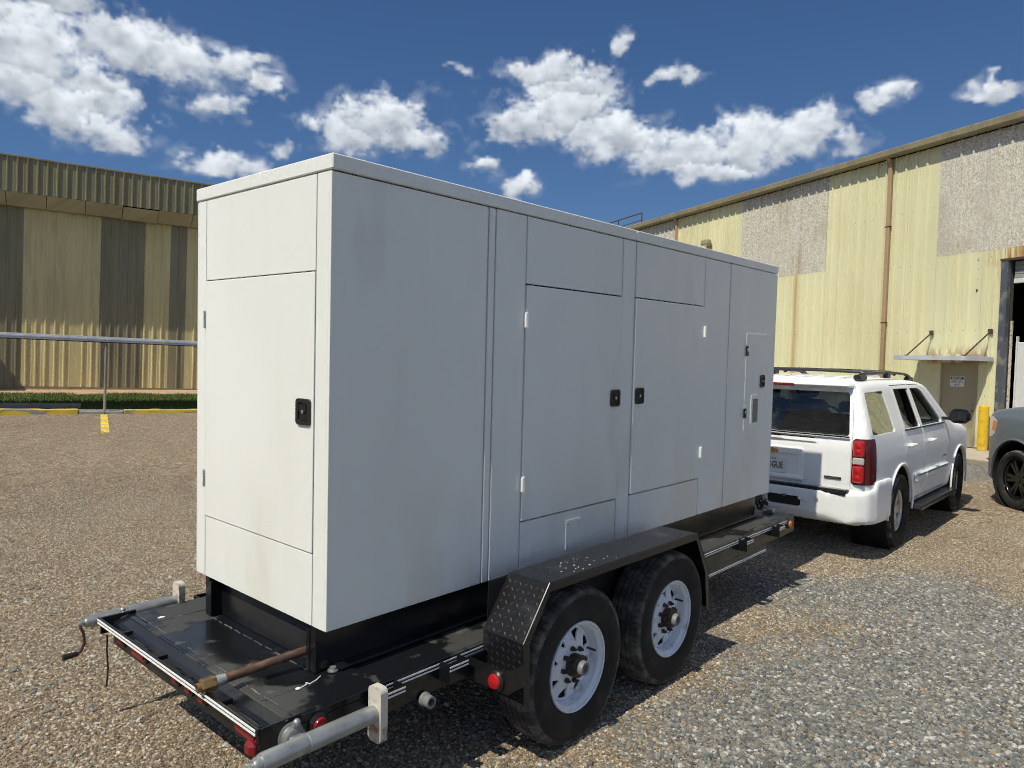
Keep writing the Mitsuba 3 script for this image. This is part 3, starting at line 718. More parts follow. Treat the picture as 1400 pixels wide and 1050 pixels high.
# tongue, coupler, chains
R_('tongue', cat(tube([(4.60, .06, .47), (5.40, .574 - .04, .47)], .045, 8), tube([(4.60, 1.09, .47), (5.40, .574 + .04, .47)], .045, 8), bx(5.25, 5.52, .52, .63, .43, .51, .01)), 'black_steel')
R_('coupler', cat(bx(5.45, 5.62, .53, .62, .46, .54, .02), cyl([5.58, .574, .40], [5.58, .574, .52], .03, 14)), 'galvanised')
R_('tongue_jack', cat(cyl([4.95, .574, .12], [4.95, .574, .92], .035, 14), bx(4.90, 5.0, .53, .62, .90, 1.0, .01)), 'black_steel')
for pts in ([(4.62, .22, .60), (4.70, .16, .72), (4.85, .14, .66), (5.05, .30, .50), (5.5, .45, .47)], [(4.62, .30, .58), (4.76, .26, .66), (4.95, .30, .55), (5.3, .42, .46)]):
    tt = np.linspace(0, 1, 24); P = np.array([[np.interp(t, np.linspace(0, 1, len(pts)), [q[k] for q in pts]) for k in range(3)] for t in tt])
    for _ in range(6): P[1:-1] = (P[:-2] + P[2:]) / 2
    R_('cable', tube(P, .011, 8), 'black_plastic', smooth=True)
R_('cable_plug', cat(cyl([4.66, .10, .665], [4.70, .13, .735], .024, 14), cyl([4.62, .05, .60], [4.66, .10, .60], .016, 12), bx(4.55, 4.60, -.02, .04, .575, .61, .008)), 'galvanised')

# swing-up corner jacks
def jack(parent_label, y, crank, x0, x1, z, side):
    j = R_('corner_jack', cat(lathe([(0, 0), (.031, 0), (.033, .012), (.033, .165), (.031, .17), (.031, .178), (.034, .18), (.034, x1 - x0 - .03), (.030, x1 - x0), (0, x1 - x0)], 24, 'x').apply_translation([x0, y, z])), 'galvanised', smooth=35, label=parent_label)
    R_('jack_cap', cat(moved(lathe([(0, 0), (.020, 0), (.026, .010), (.026, .03), (0, .03)], 18, 'x'), x0 - .028, y, z), cyl([x0 - .05, y, z], [x0 - .02, y, z], .012, 12), cyl([x0 - .045, y - .02, z + .004], [x0 - .045, y + .022, z - .004], .008, 10)), 'galvanised', j, smooth=35)
    fp = MF(prism(rrect(.078, .215, .020), x1, x1 + .012, 'yz')) + (MF(prism(rrect(.078, .215, .020), x1 - .0, x1 + .034, 'yz')) - MF(prism(rrect(.058, .195, .016), x1 - .02, x1 + .05, 'yz')))
    R_('jack_foot', moved(TM(fp), 0, y, z - .005), 'foot_metal', j, smooth=30)
    m = moved(lathe([(0, 0), (.052, 0), (.052, .012), (.042, .016), (.042, .045), (.030, .05), (0, .05)], 24, 'y'), -.272, 0, .515)
    m = m.apply_transform(np.diag([1, -1, 1, 1])) if side < 0 else m
    yb = DY0 if side < 0 else DY1
    R_('jack_mount', cat(moved(m, y=yb), cyl([-.272, yb + side * .03, .56], [-.272, yb + side * .055, .575], .010, 10), moved(trimesh.creation.icosphere(2, .014), -.272, yb + side * .05, .58), bx(-.30, -.235, *sorted((yb + side * .045, yb + side * .11)), .500, .535, .006)), 'galvanised', j, smooth=35)
    if crank:
        P = np.array([(x0 - .045, y, z), (x0 - .05, y - .01, z - .012), (x0 - .035, y - .01, z - .05), (x0 - .03, y - .005, z - .10), (x0 - .045, y, z - .14), (x0 - .06, y, z - .148)])
        R_('crank', tube(P, .0075, 8), 'rust_steel', j, smooth=True)
        R_('crank_grip', tube([(x0 - .058, y, z - .147), (x0 - .07, y, z - .148), (x0 - .105, y, z - .150), (x0 - .125, y, z - .151)], [.012, .013, .015, .015], 14), 'black_plastic', j, smooth=40)
    return j


jack('bare galvanised swing jack on the near right rear corner', -.305, False, -.46, .015, .538, -1)
jack('galvanised swing jack with crank on the far left rear corner', 1.452, True, -.395, .03, .532, 1)
R_('hanging_cord', tube([(-.37, 1.30, .50), (-.372, 1.301, .42), (-.368, 1.297, .33), (-.374, 1.30, .24)], .004, 6), 'black_plastic')

# loose things on the deck
pp = thing('fuel_pipe', 'rusty brown steel pipe with brass nut lying across the rear deck', 'pipe')
A_, B_ = np.array([-.405, .218, .612]), np.array([.075, .163, .648]); PD = (B_ - A_) / np.linalg.norm(B_ - A_)
put('tube', tube([A_ + PD * .07, B_], .0185, 16), 'rust_pipe', pp, TRM, smooth=40)
PF = TRM @ mat([np.cross([0, 0, 1], PD) / np.linalg.norm(np.cross([0, 0, 1], PD)), PD, np.cross(np.cross([0, 0, 1], PD) / np.linalg.norm(np.cross([0, 0, 1], PD)), PD)], A_)
put('collar', lathe([(.014, .045), (.021, .045), (.023, .052), (.023, .062), (.020, .085), (.0, .085), (0, .045)], 20), 'galvanised', pp, PF, smooth=35)
put('nut', lathe([(.014, -.012), (.027, -.012), (.030, -.006), (.030, .040), (.027, .046), (.014, .046)], 6), 'brass', pp, PF)
put('thread', lathe([(.014, -.026), (.019, -.026), (.019, -.012), (.014, -.012)], 20), 'brass', pp, PF)
gs = put('paper_scrap', cat(moved(trimesh.creation.icosphere(2, .009).apply_transform(np.diag([1.3, 1, .45, 1])), -.118, .012, .5745), tube([(-.105, .014, .573), (-.075, .02, .574), (-.068, .036, .574), (-.06, .018, .573), (-.02, .03, .573), (.01, .048, .573)], .0022, 6)), 'white_line', None, TRM)
tag(gs, 'scrap of white paper with a thin string on the deck by the right skid corner', 'scrap')
gs2 = put('white_chip', moved(trimesh.creation.icosphere(2, .012).apply_transform(np.diag([1.5, .8, .25, 1])), -.17, 1.16, .5722), 'white_line', None, TRM)
tag(gs2, 'small white chip lying on the far left rear of the trailer deck', 'scrap')
rs = np.random.default_rng(5); ch = [moved(trimesh.creation.icosphere(1, .0042 * rs.uniform(.4, 1.5)).apply_transform(np.diag([1, rs.uniform(.4, 1), .3, 1])), x, y, .8685 - .0082 * (x - .92)) for x, y in zip(rs.normal(1.32, .12, 22), rs.uniform(-.40, -.24, 22))]
R_('splash_mark', cat(*ch), 'white_line', tr + '__fender', kind='stuff')

# ------------------------------------------------------------------ vehicles
def silhouette_body(side, plan, front, h=.04, k=.055):
    """where three silhouettes (from the side, above and the front) meet, with rounded edges: surface nets over a smooth distance field"""
    import shapely
    from scipy import ndimage
    bs, bp = side.bounds, plan.bounds
    X, Y, Z = np.arange(bs[0] - .16, bs[2] + .16, h), np.arange(bp[1] - .16, bp[3] + .16, h), np.arange(bs[1] - .16, bs[3] + .16, h)

    def sd(poly, A, B):
        a, b = np.meshgrid(A, B, indexing='ij'); d = shapely.distance(shapely.points(a, b), poly.exterior)
        return np.where(shapely.contains_xy(poly, a, b), -d, d)

    def smax(a, b): q = np.maximum(k - np.abs(a - b), 0) / k; return np.maximum(a, b) + q * q * k * .25
    f = smax(smax(sd(side, X, Z)[:, None, :], sd(plan, X, Y)[:, :, None]), sd(front, Y, Z)[None])
    f = ndimage.gaussian_filter(f, .7)
    n = np.array(f.shape) - 1; acc = np.zeros((*n, 3)); cnt = np.zeros(n)
    corner = [np.array(c) for c in np.ndindex(2, 2, 2)]
    cut = lambda c: f[c[0]:c[0] + n[0], c[1]:c[1] + n[1], c[2]:c[2] + n[2]]
    for c in corner:
        for ax in range(3):
            if c[ax] == 0:
                e = c.copy(); e[ax] = 1
                u, v = cut(c), cut(e); cross = (u < 0) != (v < 0); t = np.where(cross, u / np.where(cross, u - v, 1), 0)
                for q in range(3): acc[..., q] += cross * (c[q] + (t if q == ax else 0))
                cnt += cross
    has = cnt > 0; idx = np.full(n, -1); idx[has] = np.arange(has.sum())
    V = acc[has] / cnt[has][:, None] + np.argwhere(has); F = []
    for ax in range(3):
        o = [np.array([0, 0, 0]) for _ in range(4)]; p, q = (ax + 1) % 3, (ax + 2) % 3
        o[0][p] -= 1; o[0][q] -= 1; o[1][q] -= 1; o[3][p] -= 1
        lo = np.take(f, range(n[ax]), ax); hi = np.take(f, range(1, n[ax] + 1), ax)
        at = np.argwhere((lo < 0) != (hi < 0)); flip = lo[tuple(at.T)] >= 0
        Q = np.stack([idx[tuple((at + d).T)] for d in o], 1); Q[flip] = Q[flip][:, ::-1]; F.append(Q)
    F = np.vstack(F); pf = ndimage.spline_filter(f, 3)
    ev = lambda P: ndimage.map_coordinates(pf, P.T, order=3, prefilter=False)
    for _ in range(3):
        g = np.stack([(ev(V + d) - ev(V - d)) / .4 for d in np.eye(3) * .2], 1); V = V - (ev(V) / np.maximum((g * g).sum(1), 1e-9))[:, None] * g
    V = V * h + np.array([X[0], Y[0], Z[0]])
    m = trimesh.Trimesh(V, np.vstack([F[:, [0, 1, 2]], F[:, [0, 2, 3]]]), process=False)
    if m.volume < 0: m.invert()
    return MF(m)


def rounded(pts, r): return Polygon(pts).buffer(-r).buffer(r, quad_segs=6) if r > 0 else Polygon(pts)


def sheet_facing(man, d, lim=.4):
    m = TM(man); n = m.face_normals
    return m.submesh([np.nonzero(n @ np.asarray(d, float) > lim)[0]], append=True)


def alloy(R, spokes, w, bsd, split=.0, wid=.05):
    rim = lathe([(R - .012, -.085), (R, -.088), (R + .004, -.075), (R - .014, -.06), (R - .020, .08), (R - .030, .08), (R - .028, -.05), (R - .020, -.075)], 48)
    sp = []
    for i in range(spokes):
        a = 2 * math.pi * i / spokes
        for dd in ((-split, split) if split else (0,)):
            pts = [(.05, -wid * .5 + dd * .4), (R - .015, -wid * .62 + dd), (R - .015, wid * .62 + dd), (.05, wid * .5 + dd * .4)]
            m = prism(Polygon(pts).buffer(.004), -.068, -.040); v = m.vertices; m.vertices[:, 1] += np.where(np.hypot(v[:, 0], v[:, 2]) > .15, -.008, .0)
            m.apply_transform(trimesh.transformations.rotation_matrix(a, [0, 1, 0])); sp.append(m)
    hub = lathe([(0, -.075), (.034, -.075), (.038, -.070), (.075, -.062), (.075, -.03), (0, -.03)], 28)
    return rim, cat(*sp), hub


_, VT, VS = tyre_mesh(.395, .225, .265, 60, .006, 6)
V_TREAD = mikit.ply(VT, 'rubber_tread', smooth=25); V_SIDE = mikit.ply(VS, 'rubber', smooth=40)
_, VT2, VS2 = tyre_mesh(.415, .285, .285, 60, .006, 6)
P_TREAD = mikit.ply(VT2, 'rubber_tread', smooth=25); P_SIDE = mikit.ply(VS2, 'rubber', smooth=40)


def add_wheel(v, at, tread, sid, rimset, bs):
    w = numbered(v + '__wheel')
    put('tyre', dict(sid), None, w, at); put('tyre_tread', dict(tread), None, w, at)
    for nm, d in zip(('rim', 'spokes', 'hub_cap'), rimset): put(nm, dict(d), None, w, at)
    put('brake_disc', dict(INNER), None, w, at)


# white sport utility vehicle, seen from behind; local X forward from the rear bumper, Y left
suv = thing('parked_car', 'white sport utility vehicle with black roof rack hitched ahead of the trailer', 'car')
SM = mat(np.eye(3), [5.67, .505, 0])


def SV(name, mesh, bsdf, parent=None, **k):
    m = mesh.copy(); z = m.vertices[:, 2]; m.vertices[:, 2] = np.where(z > 1.24, 1.24 + (z - 1.24) * .905, z)   # a slightly lower glasshouse
    return put(name, m, bsdf, parent or suv, SM, **k)


SIDE = [(.10, .36), (.085, .60), (.065, .80), (.065, 1.12), (.085, 1.20), (.285, 1.735), (.36, 1.80), (.75, 1.845), (1.5, 1.875), (2.2, 1.87), (2.7, 1.835), (2.95, 1.79), (3.72, 1.275), (3.9, 1.225), (4.5, 1.17), (4.88, 1.09), (5.06, .98), (5.12, .75), (5.09, .50), (4.98, .37), (4.6, .33), (.6, .33)]
PLAN = [(.0, -.80), (.05, -.90), (.16, -.965), (.5, -.99), (1.2, -1.0), (4.2, -1.0), (4.75, -.965), (5.0, -.86), (5.10, -.60), (5.13, 0), (5.10, .60), (5.0, .86), (4.75, .965), (4.2, 1.0), (1.2, 1.0), (.5, .99), (.16, .965), (.05, .90), (.0, .80)]
fr = [(.86, .33), (.955, .42), (.985, .60), (1.0, .82), (.995, 1.0), (.965, 1.16), (.945, 1.24), (.80, 1.72), (.755, 1.80), (.66, 1.845), (.35, 1.875)]
FRONT = [(y, z) for y, z in fr] + [(-y, z) for y, z in fr[::-1]]
body = silhouette_body(Polygon(SIDE), Polygon(PLAN), Polygon(FRONT), .038)
BODY0 = body
WX = (1.18, 4.126)
for wx in WX:
    for s in (-1, 1): body = body - MF(cyl([wx, s * .60, .415], [wx, s * 1.3, .415], .465, 48)) - MF(bx(wx - .44, wx + .44, *sorted((s * .6, s * 1.3)), 0, .40))
# cabin hollow
inner = MF(prism(Polygon([(.30, .98), (.36, 1.20), (.52, 1.70), (.8, 1.775), (1.5, 1.80), (2.2, 1.79), (2.62, 1.76), (2.86, 1.71), (3.50, 1.27), (3.4, .98)]), -.86, .86)) ^ MF(prism([(y * .93 - .015 * np.sign(y), z - .03) for y, z in FRONT], -3, 9, 'yz'))
body = body - inner
shellR = BODY0 - BODY0.translate([0, .03, 0])
glass_defs = [('quarter', rounded([(.235, 1.245), (1.03, 1.250), (.99, 1.715), (.36, 1.70)], .035), 'tint_glass'),
              ('rear_door', rounded([(1.43, 1.255), (2.085, 1.255), (2.03, 1.735), (1.42, 1.730)], .03), 'tint_glass'),
              ('front_door', rounded([(2.20, 1.255), (3.20, 1.262), (3.16, 1.31), (2.62, 1.70), (2.5, 1.735), (2.13, 1.735)], .03), 'front_glass')]
doors = [('rear_door', Polygon([(1.32, 1.20), (1.36, 1.775), (2.10, 1.785), (2.145, 1.30), (2.145, .45), (1.72, .45), (1.66, .62), (1.56, .78), (1.40, .90), (1.33, .98)])),
         ('front_door', Polygon([(2.16, .45), (2.16, 1.30), (2.115, 1.785), (2.56, 1.785), (2.72, 1.74), (3.34, 1.30), (3.34, .45)]))]
parts = {}
for s in (-1, 1):
    for nm, pg in doors:
        cutp = MF(prism(pg, *sorted((s * .5, s * 1.2)))); inp = MF(prism(pg.buffer(-.010), *sorted((s * .5, s * 1.2))))
        skin = BODY0 - BODY0.translate([0, -s * .028, 0])
        parts[(nm, s)] = skin ^ inp
        parts[(nm + '_glass_seal', s)] = (cutp - inp) ^ (BODY0.translate([0, -s * .008, 0]) - BODY0.translate([0, -s * .0295, 0]))
        body = body - (cutp - BODY0.translate([0, -s * .030, 0]))
    for nm, pg, gb in glass_defs:
        hole = MF(prism(pg, *sorted((s * .5, s * 1.2))))
        body = body - (hole - BODY0.translate([0, -s * .22, 0]))
        if (nm, s) in parts: parts[(nm, s)] = parts[(nm, s)] - hole
        gsol = MF(prism(pg.buffer(.012), *sorted((s * .5, s * 1.2)))) ^ (BODY0.translate([0, -s * .012, 0]) - BODY0.translate([0, -s * .020, 0]))
        parts[(nm + '_glass', s)] = (sheet_facing(gsol, [0, s, 0]), gb)
# tailgate and rear glass
rg = rounded([(-.765, 1.235), (.765, 1.235), (.70, 1.700), (-.70, 1.700)], .03)
rh = MF(prism(rg, -.3, 1.0, 'yz'))
body = body - (rh - BODY0.translate([.50, 0, 0]))
rgl = (MF(prism(rg.buffer(.012), -.3, 1.0, 'yz')) ^ (BODY0.translate([.010, 0, 0]) - BODY0.translate([.018, 0, 0])))
tgp = Polygon([(-.80, .70), (.80, .70), (.80, 1.22), (.735, 1.765), (-.735, 1.765), (-.80, 1.22)])
tgc = MF(prism(tgp, -.3, .6, 'yz')); tgi = MF(prism(tgp.buffer(-.006), -.3, .6, 'yz'))
tail = ((BODY0 - BODY0.translate([.028, 0, 0])) ^ tgi) - rh
body = body - (tgc - BODY0.translate([.030, 0, 0]))
# windscreen
wsp = rounded([(-.78, 1.26), (.78, 1.26), (.64, 1.76), (-.64, 1.76)], .05)
wsh = MF(prism(wsp, 2.75, 4.2, 'yz'))
body = body - (wsh - BODY0.translate([-.50, 0, 0]))
wgl = (MF(prism(wsp.buffer(.012), 2.75, 4.2, 'yz')) ^ (BODY0.translate([-.010, 0, 0]) - BODY0.translate([-.018, 0, 0])))
# tail lamp corners
lamps = {}
for s in (-1, 1):
    lb = MF(bx(-.1, .27, *sorted((s * .805, s * 1.1)), .775, 1.218, .02))
    lamps[s] = BODY0.translate([-.006, s * .006, 0]) ^ lb
    body = body - lb
ctr = np.array([1.95, 0, 1.36])
inner2 = inner.translate((-ctr).tolist()).scale([.985, .975, .97]).translate(ctr.tolist())
inner3 = inner.translate((-ctr).tolist()).scale([.998, .996, .996]).translate(ctr.tolist())
lining = inner3 - inner2 - MF(prism(rg, -.3, .60, 'yz')) - wsh
for s in (-1, 1):
    for nm, pg, gb in glass_defs: lining = lining - MF(prism(pg, *sorted((s * .5, s * 1.2))))
SV('body', TM(body), 'suv_white', smooth=32)
SV('cabin_lining', TM(lining), 'cabin_dark')
for (nm, s), v in parts.items():
    if 'glass' in nm: continue
    k = SV(nm, TM(v), 'suv_white', smooth=32)
    SV('door_seal', TM(parts[(nm + '_glass_seal', s)]), 'seam_dark', k)
    SV('window', parts[(nm + '_glass', s)][0], parts[(nm + '_glass', s)][1], k, smooth=True)
    hx = 1.50 if nm == 'rear_door' else 2.43
    yb = -s * 0 + s * .985
    SV('handle', cat(bx(hx - .085, hx + .095, *sorted((s * 1.002, s * 1.038)), 1.065, 1.098, .012), bx(hx - .085, hx - .06, *sorted((s * .97, s * 1.02)), 1.068, 1.095, .004), bx(hx + .07, hx + .095, *sorted((s * .97, s * 1.02)), 1.068, 1.095, .004)), 'suv_white', k, smooth=30)
    x0, x1 = (1.72, 2.14) if nm == 'rear_door' else (2.165, 3.30)
    SV('side_moulding', bx(x0, x1, *sorted((s * .990, s * 1.020)), .655, .745, .010), 'suv_white', k)
    SV('moulding_strip', bx(x0, x1, *sorted((s * 1.0205, s * 1.0235)), .714, .728, .001), 'chrome', k)
    SV('window_sill', bx(1.40 if nm == 'rear_door' else 2.17, 2.10 if nm == 'rear_door' else 3.22, *sorted((s * .935, s * .962)), 1.236, 1.252, .004), 'black_plastic', k)
for s in (-1, 1):
    SV('quarter_window', parts[('quarter_glass', s)][0], 'tint_glass', smooth=True)
tg = SV('tailgate', TM(tail), 'suv_white', smooth=32)
SV('rear_window', sheet_facing(rgl, [-1, 0, .3]), 'tint_glass', tg, smooth=True)
SV('windscreen', sheet_facing(wgl, [1, 0, .5]), 'front_glass', smooth=True)
SV('window_border', cat(bx(.055, .075, -.775, .775, 1.221, 1.236, .003)), 'black_plastic', tg)
SV('spoiler', bx(.185, .42, -.725, .725, 1.752, 1.795, .018), 'suv_white', tg, smooth=25)
SV('brake_lamp', bx(.178, .20, -.17, .40, 1.752, 1.782, .006), 'dull_red_lens', tg)
SV('plate_housing', cat(bx(.040, .075, -.34, .34, 1.005, 1.075, .012), bx(.030, .075, -.345, .345, .752, .80, .012), bx(.050, .075, -.345, -.29, .80, 1.01, .008), bx(.050, .075, .29, .345, .80, 1.01, .008)), 'suv_white', tg, smooth=25)
SV('bow_badge', cat(prism([(-.100, 1.018), (-.085, 1.052), (-.045, 1.052), (-.045, 1.064), (.045, 1.064), (.045, 1.052), (.100, 1.052), (.085, 1.018), (.045, 1.018), (.045, 1.004), (-.045, 1.004), (-.045, 1.018)], .030, .0395, 'yz')), 'gold_badge', tg, label='gold bow shaped emblem on the tailgate')
lic = SV('licence_plate', bx(.046, .052, -.1675, .1375, .812, .965, .003), 'plate_white', tg, label='white licence plate with dark letters ending GUE')
TXT = lambda t, h, o, u=(0, -1, 0), v=(0, 0, 1), n=(-1, 0, 0), **k: (lambda m: m.apply_transform(mat([u, v, n], o)))(meshkit.text_mesh(t, h, .0015, **k))


def fit_text(t, h, width, org, u, v, n, bold=False):
    m = meshkit.text_mesh(t, h, .0015, bold=bold); e = m.extents[0]; m.apply_translation([-m.bounds[0][0], 0, 0]); m.apply_scale([width / e, 1, 1]); m.apply_transform(mat([u, v, n], org)); return m


LT = [fit_text('GUE', .066, .112, [.0458, -.020, .853], [0, -1, 0], [0, 0, 1], [-1, 0, 0], True), fit_text('RO', .066, .072, [.0458, .140, .853], [0, -1, 0], [0, 0, 1], [-1, 0, 0], True),
      fit_text('LOUISIANA', .014, .12, [.0458, .06, .940], [0, -1, 0], [0, 0, 1], [-1, 0, 0])]
LT = [moved(m, y=-.015) for m in LT]
LT.append(tube([(.0455, -.003 + .022 * math.cos(a), .885 + .03 * math.sin(a)) for a in np.linspace(1.0, 5.3, 14)], .0035, 6))
scene_key = put('lettering', cat(*LT), 'ink_dark', suv + '__licence_plate' if False else suv, SM)
bd = SV('fuel_badge', bx(.052, .072, -.715, -.555, .808, .832, .003), 'gloss_black', tg, label='small black lettered badge low on the tailgate')
put('badge_lettering', fit_text('FLEXFUEL', .014, .135, [.0515, -.567, .813], [0, -1, 0], [0, 0, 1], [-1, 0, 0]), 'silver_alloy', suv, SM)
SV('wiper', cat(bx(.030, .065, .02, .10, 1.180, 1.215, .008), tube([(.035, .06, 1.20), (.028, .30, 1.207), (.036, .50, 1.213)], .012, 8), bx(.026, .038, -.46, .16, 1.192, 1.206, .003), bx(.024, .042, -.12, .18, 1.188, 1.212, .005)), 'black_plastic', tg)
SV('wiper_cord', tube([(.03, .36 + .035 * math.sin(a), 1.13 + .065 * math.cos(a)) for a in np.linspace(0, 6.2, 20)], .004, 6), 'black_plastic', tg)
# bumper
bp_plan = Polygon([(-.02, -.60), (.02, -.86), (.10, -.965), (.24, -1.005), (.74, -1.010), (.74, -.93), (.20, -.90), (.12, -.78), (.12, .78), (.20, .90), (.74, .93), (.74, 1.010), (.24, 1.005), (.10, .965), (.02, .86), (-.02, .60)])
bside = Polygon([(-.03, .48), (.02, .395), (.6, .375), (.74, .40), (.74, .80), (.26, .80), (.20, .735), (.0, .70), (-.03, .665)])
bm = TM((MF(prism(bp_plan, .3, .9, 'xy')) ^ MF(prism(bside, -1.2, 1.2))).refine_to_length(.05)); bm.merge_vertices(); trimesh.smoothing.filter_taubin(bm, .5, .515, iterations=5)
BM = MF(bm)
for wx in WX[:1]:
    for s in (-1, 1): BM = BM - MF(cyl([wx, s * .60, .415], [wx, s * 1.3, .415], .468, 48))
BM = BM - MF(bx(-.2, .09, -.03, .36, .50, .60, .02)) - MF(bx(-.2, .09, -.36, -.02, .50, .60, .02))
bmp = SV('rear_bumper', TM(BM), 'suv_white', smooth=32)
SV('step_pad', cat(bx(-.005, .13, -.80, .80, .700, .716, .006), bx(-.012, .10, -.78, .78, .664, .7005, .006)), 'black_plastic', bmp)
SV('step_grip', bx(.004, .10, -.78, -.45, .7162, .722, .002), 'grey_cap', bmp)
SV('hitch_receiver', cat(bx(.0, .12, -.35, .35, .505, .595), bx(-.12, .3, -.035, .035, .44, .50, .006), cyl([-.10, .044, .47], [-.10, .044, .56], .025, 14), moved(trimesh.creation.icosphere(2, .026), -.10, .044, .57)), 'black_matt', bmp)
for y in (-.52, -.18 - .02, .52, .20): SV('parking_sensor', moved(lathe([(0, 0), (.016, 0), (.016, .004), (0, .004)], 18, 'x'), -.034, y, .60), 'silver_alloy' if y == -.52 else 'grey_cap', bmp)
SV('bumper_hook_cover', bx(-.036, -.028, -.42, -.34, .575, .625, .003), 'suv_white', bmp)
for s in (-1, 1):
    tl = SV('tail_light', TM(lamps[s]), 'dark_red_lens', smooth=30)
    y0 = s * .90
    for z0, z1, mt in ((1.050, 1.200, 'red_lens'), (.800, .960, 'red_lens')):
        SV('lens', bx(.0225, .06, *sorted((s * .822, s * .925)), z0, z1, .012), mt, tl, smooth=30)
        for zz in np.linspace(z0 + .045, z1 - .045, 2): SV('bulb_ring', moved(lathe([(0, .0), (.020, .001), (.026, .004), (.030, .010), (0, .010)], 20, 'x'), .0175, s * .870, zz), 'red_lens', tl, smooth=True)
    SV('reverse_lens', bx(.024, .055, *sorted((s * .822, s * .925)), .972, 1.040, .010), 'clear_lens', tl)
# arches
for wx in WX:
    for s in (-1, 1):
        a = np.linspace(-.12, math.pi + .12, 40)
        yv = .982 if wx < 2 else .985
        SV('arch_lip', tube([(wx + .482 * math.cos(t), s * (yv + .005 - .02 * max(0, -math.sin(t))), .415 + .482 * math.sin(t)) for t in a], .013, 10), 'suv_white', smooth=True)
        SV('wheel_well', cat(*[moved(lathe([(.455, -.01), (.460, -.01), (.460, .36), (0, .36), (0, .355), (.455, .355)], 40).apply_transform(np.diag([1, -s, 1, 1])), wx, s * .955, .415)]), 'black_matt')
rimset = [mikit.ply(m, b, smooth=35) for m, b in zip(alloy(.222, 5, .1, None, .035, .034), ('silver_alloy',) * 3)]
for wx in WX:
    for s in (-1, 1):
        b = SM @ mat(np.eye(3), [wx, s * .865, .3945])
        if wx > 2: b = b @ mat([[math.cos(.06), math.sin(.06), 0], [-math.sin(.06), math.cos(.06), 0], [0, 0, 1]], [0, 0, 0])
        if s > 0: b = b @ mat([[-1, 0, 0], [0, -1, 0], [0, 0, 1]], [0, 0, 0])
        add_wheel(suv, b, V_TREAD, V_SIDE, rimset, None)
for s in (-1, 1):
    SV('running_board', cat(bx(1.70, 3.58, *sorted((s * .86, s * 1.075)), .325, .375, .015), bx(1.72, 3.56, *sorted((s * .90, s * 1.07)), .3752, .384, .003)), 'black_plastic')
    SV('sill', bx(1.62, 3.64, *sorted((s * .80, s * .93)), .385, .455, .01), 'black_plastic')
    mr = SV('mirror', TM(MF(bx(-.07, .07, -.12, .12, -.10, .10, .055).apply_translation([3.30, s * 1.115, 1.345])).refine_to_length(.03)), 'gloss_black', smooth=50)
    SV('mirror_arm', bx(3.24, 3.34, *sorted((s * .90, s * 1.03)), 1.285, 1.325, .01), 'black_plastic', mr)
    SV('mirror_glass', bx(3.224, 3.2295, *sorted((s * 1.03, s * 1.20)), 1.285, 1.405, .002), 'dark_glass', mr)
    rr = SV('roof_rail', tube([(.62, s * .655, 1.845), (.70, s * .655, 1.880), (.85, s * .655, 1.905), (1.8, s * .65, 1.930), (2.5, s * .64, 1.912), (2.72, s * .635, 1.885), (2.8, s * .635, 1.85)], [.022, .026, .022, .018, .018, .022, .02], 10), 'black_plastic', smooth=True)
    for bb in ((.60, .86, s * .655 - .035, s * .655 + .035, 1.83, 1.895, .018), (2.62, 2.84, s * .64 - .03, s * .64 + .03, 1.80, 1.875, .015), (1.66, 1.80, s * .65 - .025, s * .65 + .025, 1.855, 1.94, .01)): SV('rail_foot', bx(*bb), 'black_plastic', rr)
for x in (.92, 2.05): SV('cross_bar', tube([(x, -.66, 1.90), (x, -.60, 1.930), (x, 0, 1.942), (x, .60, 1.930), (x, .66, 1.90)], [.018, .022, .020, .022, .018], 8), 'black_plastic', smooth=40)
SV('roof_ribs', cat(*[tube([(.75, y, 1.843), (1.5, y, 1.873), (2.3, y, 1.864)], .007, 6) for y in (-.42, -.21, 0, .21, .42)]), 'suv_white', smooth=True)
# cabin
for s in (-1, 1):
    SV('front_seat', cat(bx(2.25, 2.80, s * .38 - .25, s * .38 + .25, .95, 1.06, .05), bx(2.12, 2.28, s * .38 - .24, s * .38 + .24, 1.0, 1.52, .06), bx(2.11, 2.22, s * .38 - .13, s * .38 + .13, 1.55, 1.72, .04), cyl([2.17, s * .38 - .05, 1.5], [2.17, s * .38 - .05, 1.6], .008, 8), cyl([2.17, s * .38 + .05, 1.5], [2.17, s * .38 + .05, 1.6], .008, 8)), 'seat_grey', smooth=30)
    SV('rear_headrest', cat(bx(1.18, 1.28, s * .42 - .12, s * .42 + .12, 1.42, 1.56, .035), bx(.48, .57, s * .34 - .10, s * .34 + .10, 1.36, 1.49, .03)), 'seat_grey', smooth=30)
SV('rear_bench', cat(bx(1.15, 1.32, -.68, .68, .98, 1.40, .06), bx(.46, .58, -.55, .55, .98, 1.34, .05), bx(1.30, 1.7, -.68, .68, .98, 1.06, .03)), 'seat_grey', smooth=30)
SV('dashboard', bx(3.05, 3.45, -.80, .80, 1.0, 1.24, .05), 'cabin_dark')
SV('steering_wheel', cat(trimesh.creation.torus(.19, .017, 28, 10).apply_transform(trimesh.transformations.rotation_matrix(1.2, [0, 1, 0])).apply_translation([2.95, .38, 1.22]), cyl([2.95, .38, 1.22], [3.15, .38, 1.14], .03, 10)), 'cabin_dark', smooth=True)
for s in (-1, 1): SV('headlight', bx(4.72, 5.0, *sorted((s * .62, s * .90)), .84, 1.06, .05), 'clear_lens')
SV('grille', bx(5.06, 5.145, -.55, .55, .70, .98, .03), 'chrome')
SV('underbody', cat(bx(.5, 4.6, -.55, .55, .26, .36), cyl([.2, -.45, .30], [1.0, -.45, .32], .035, 12), cyl([1.18, -.8, .39], [1.18, .8, .39], .05, 14), moved(trimesh.creation.icosphere(2, .14), 1.18, 0, .38)), 'black_matt')
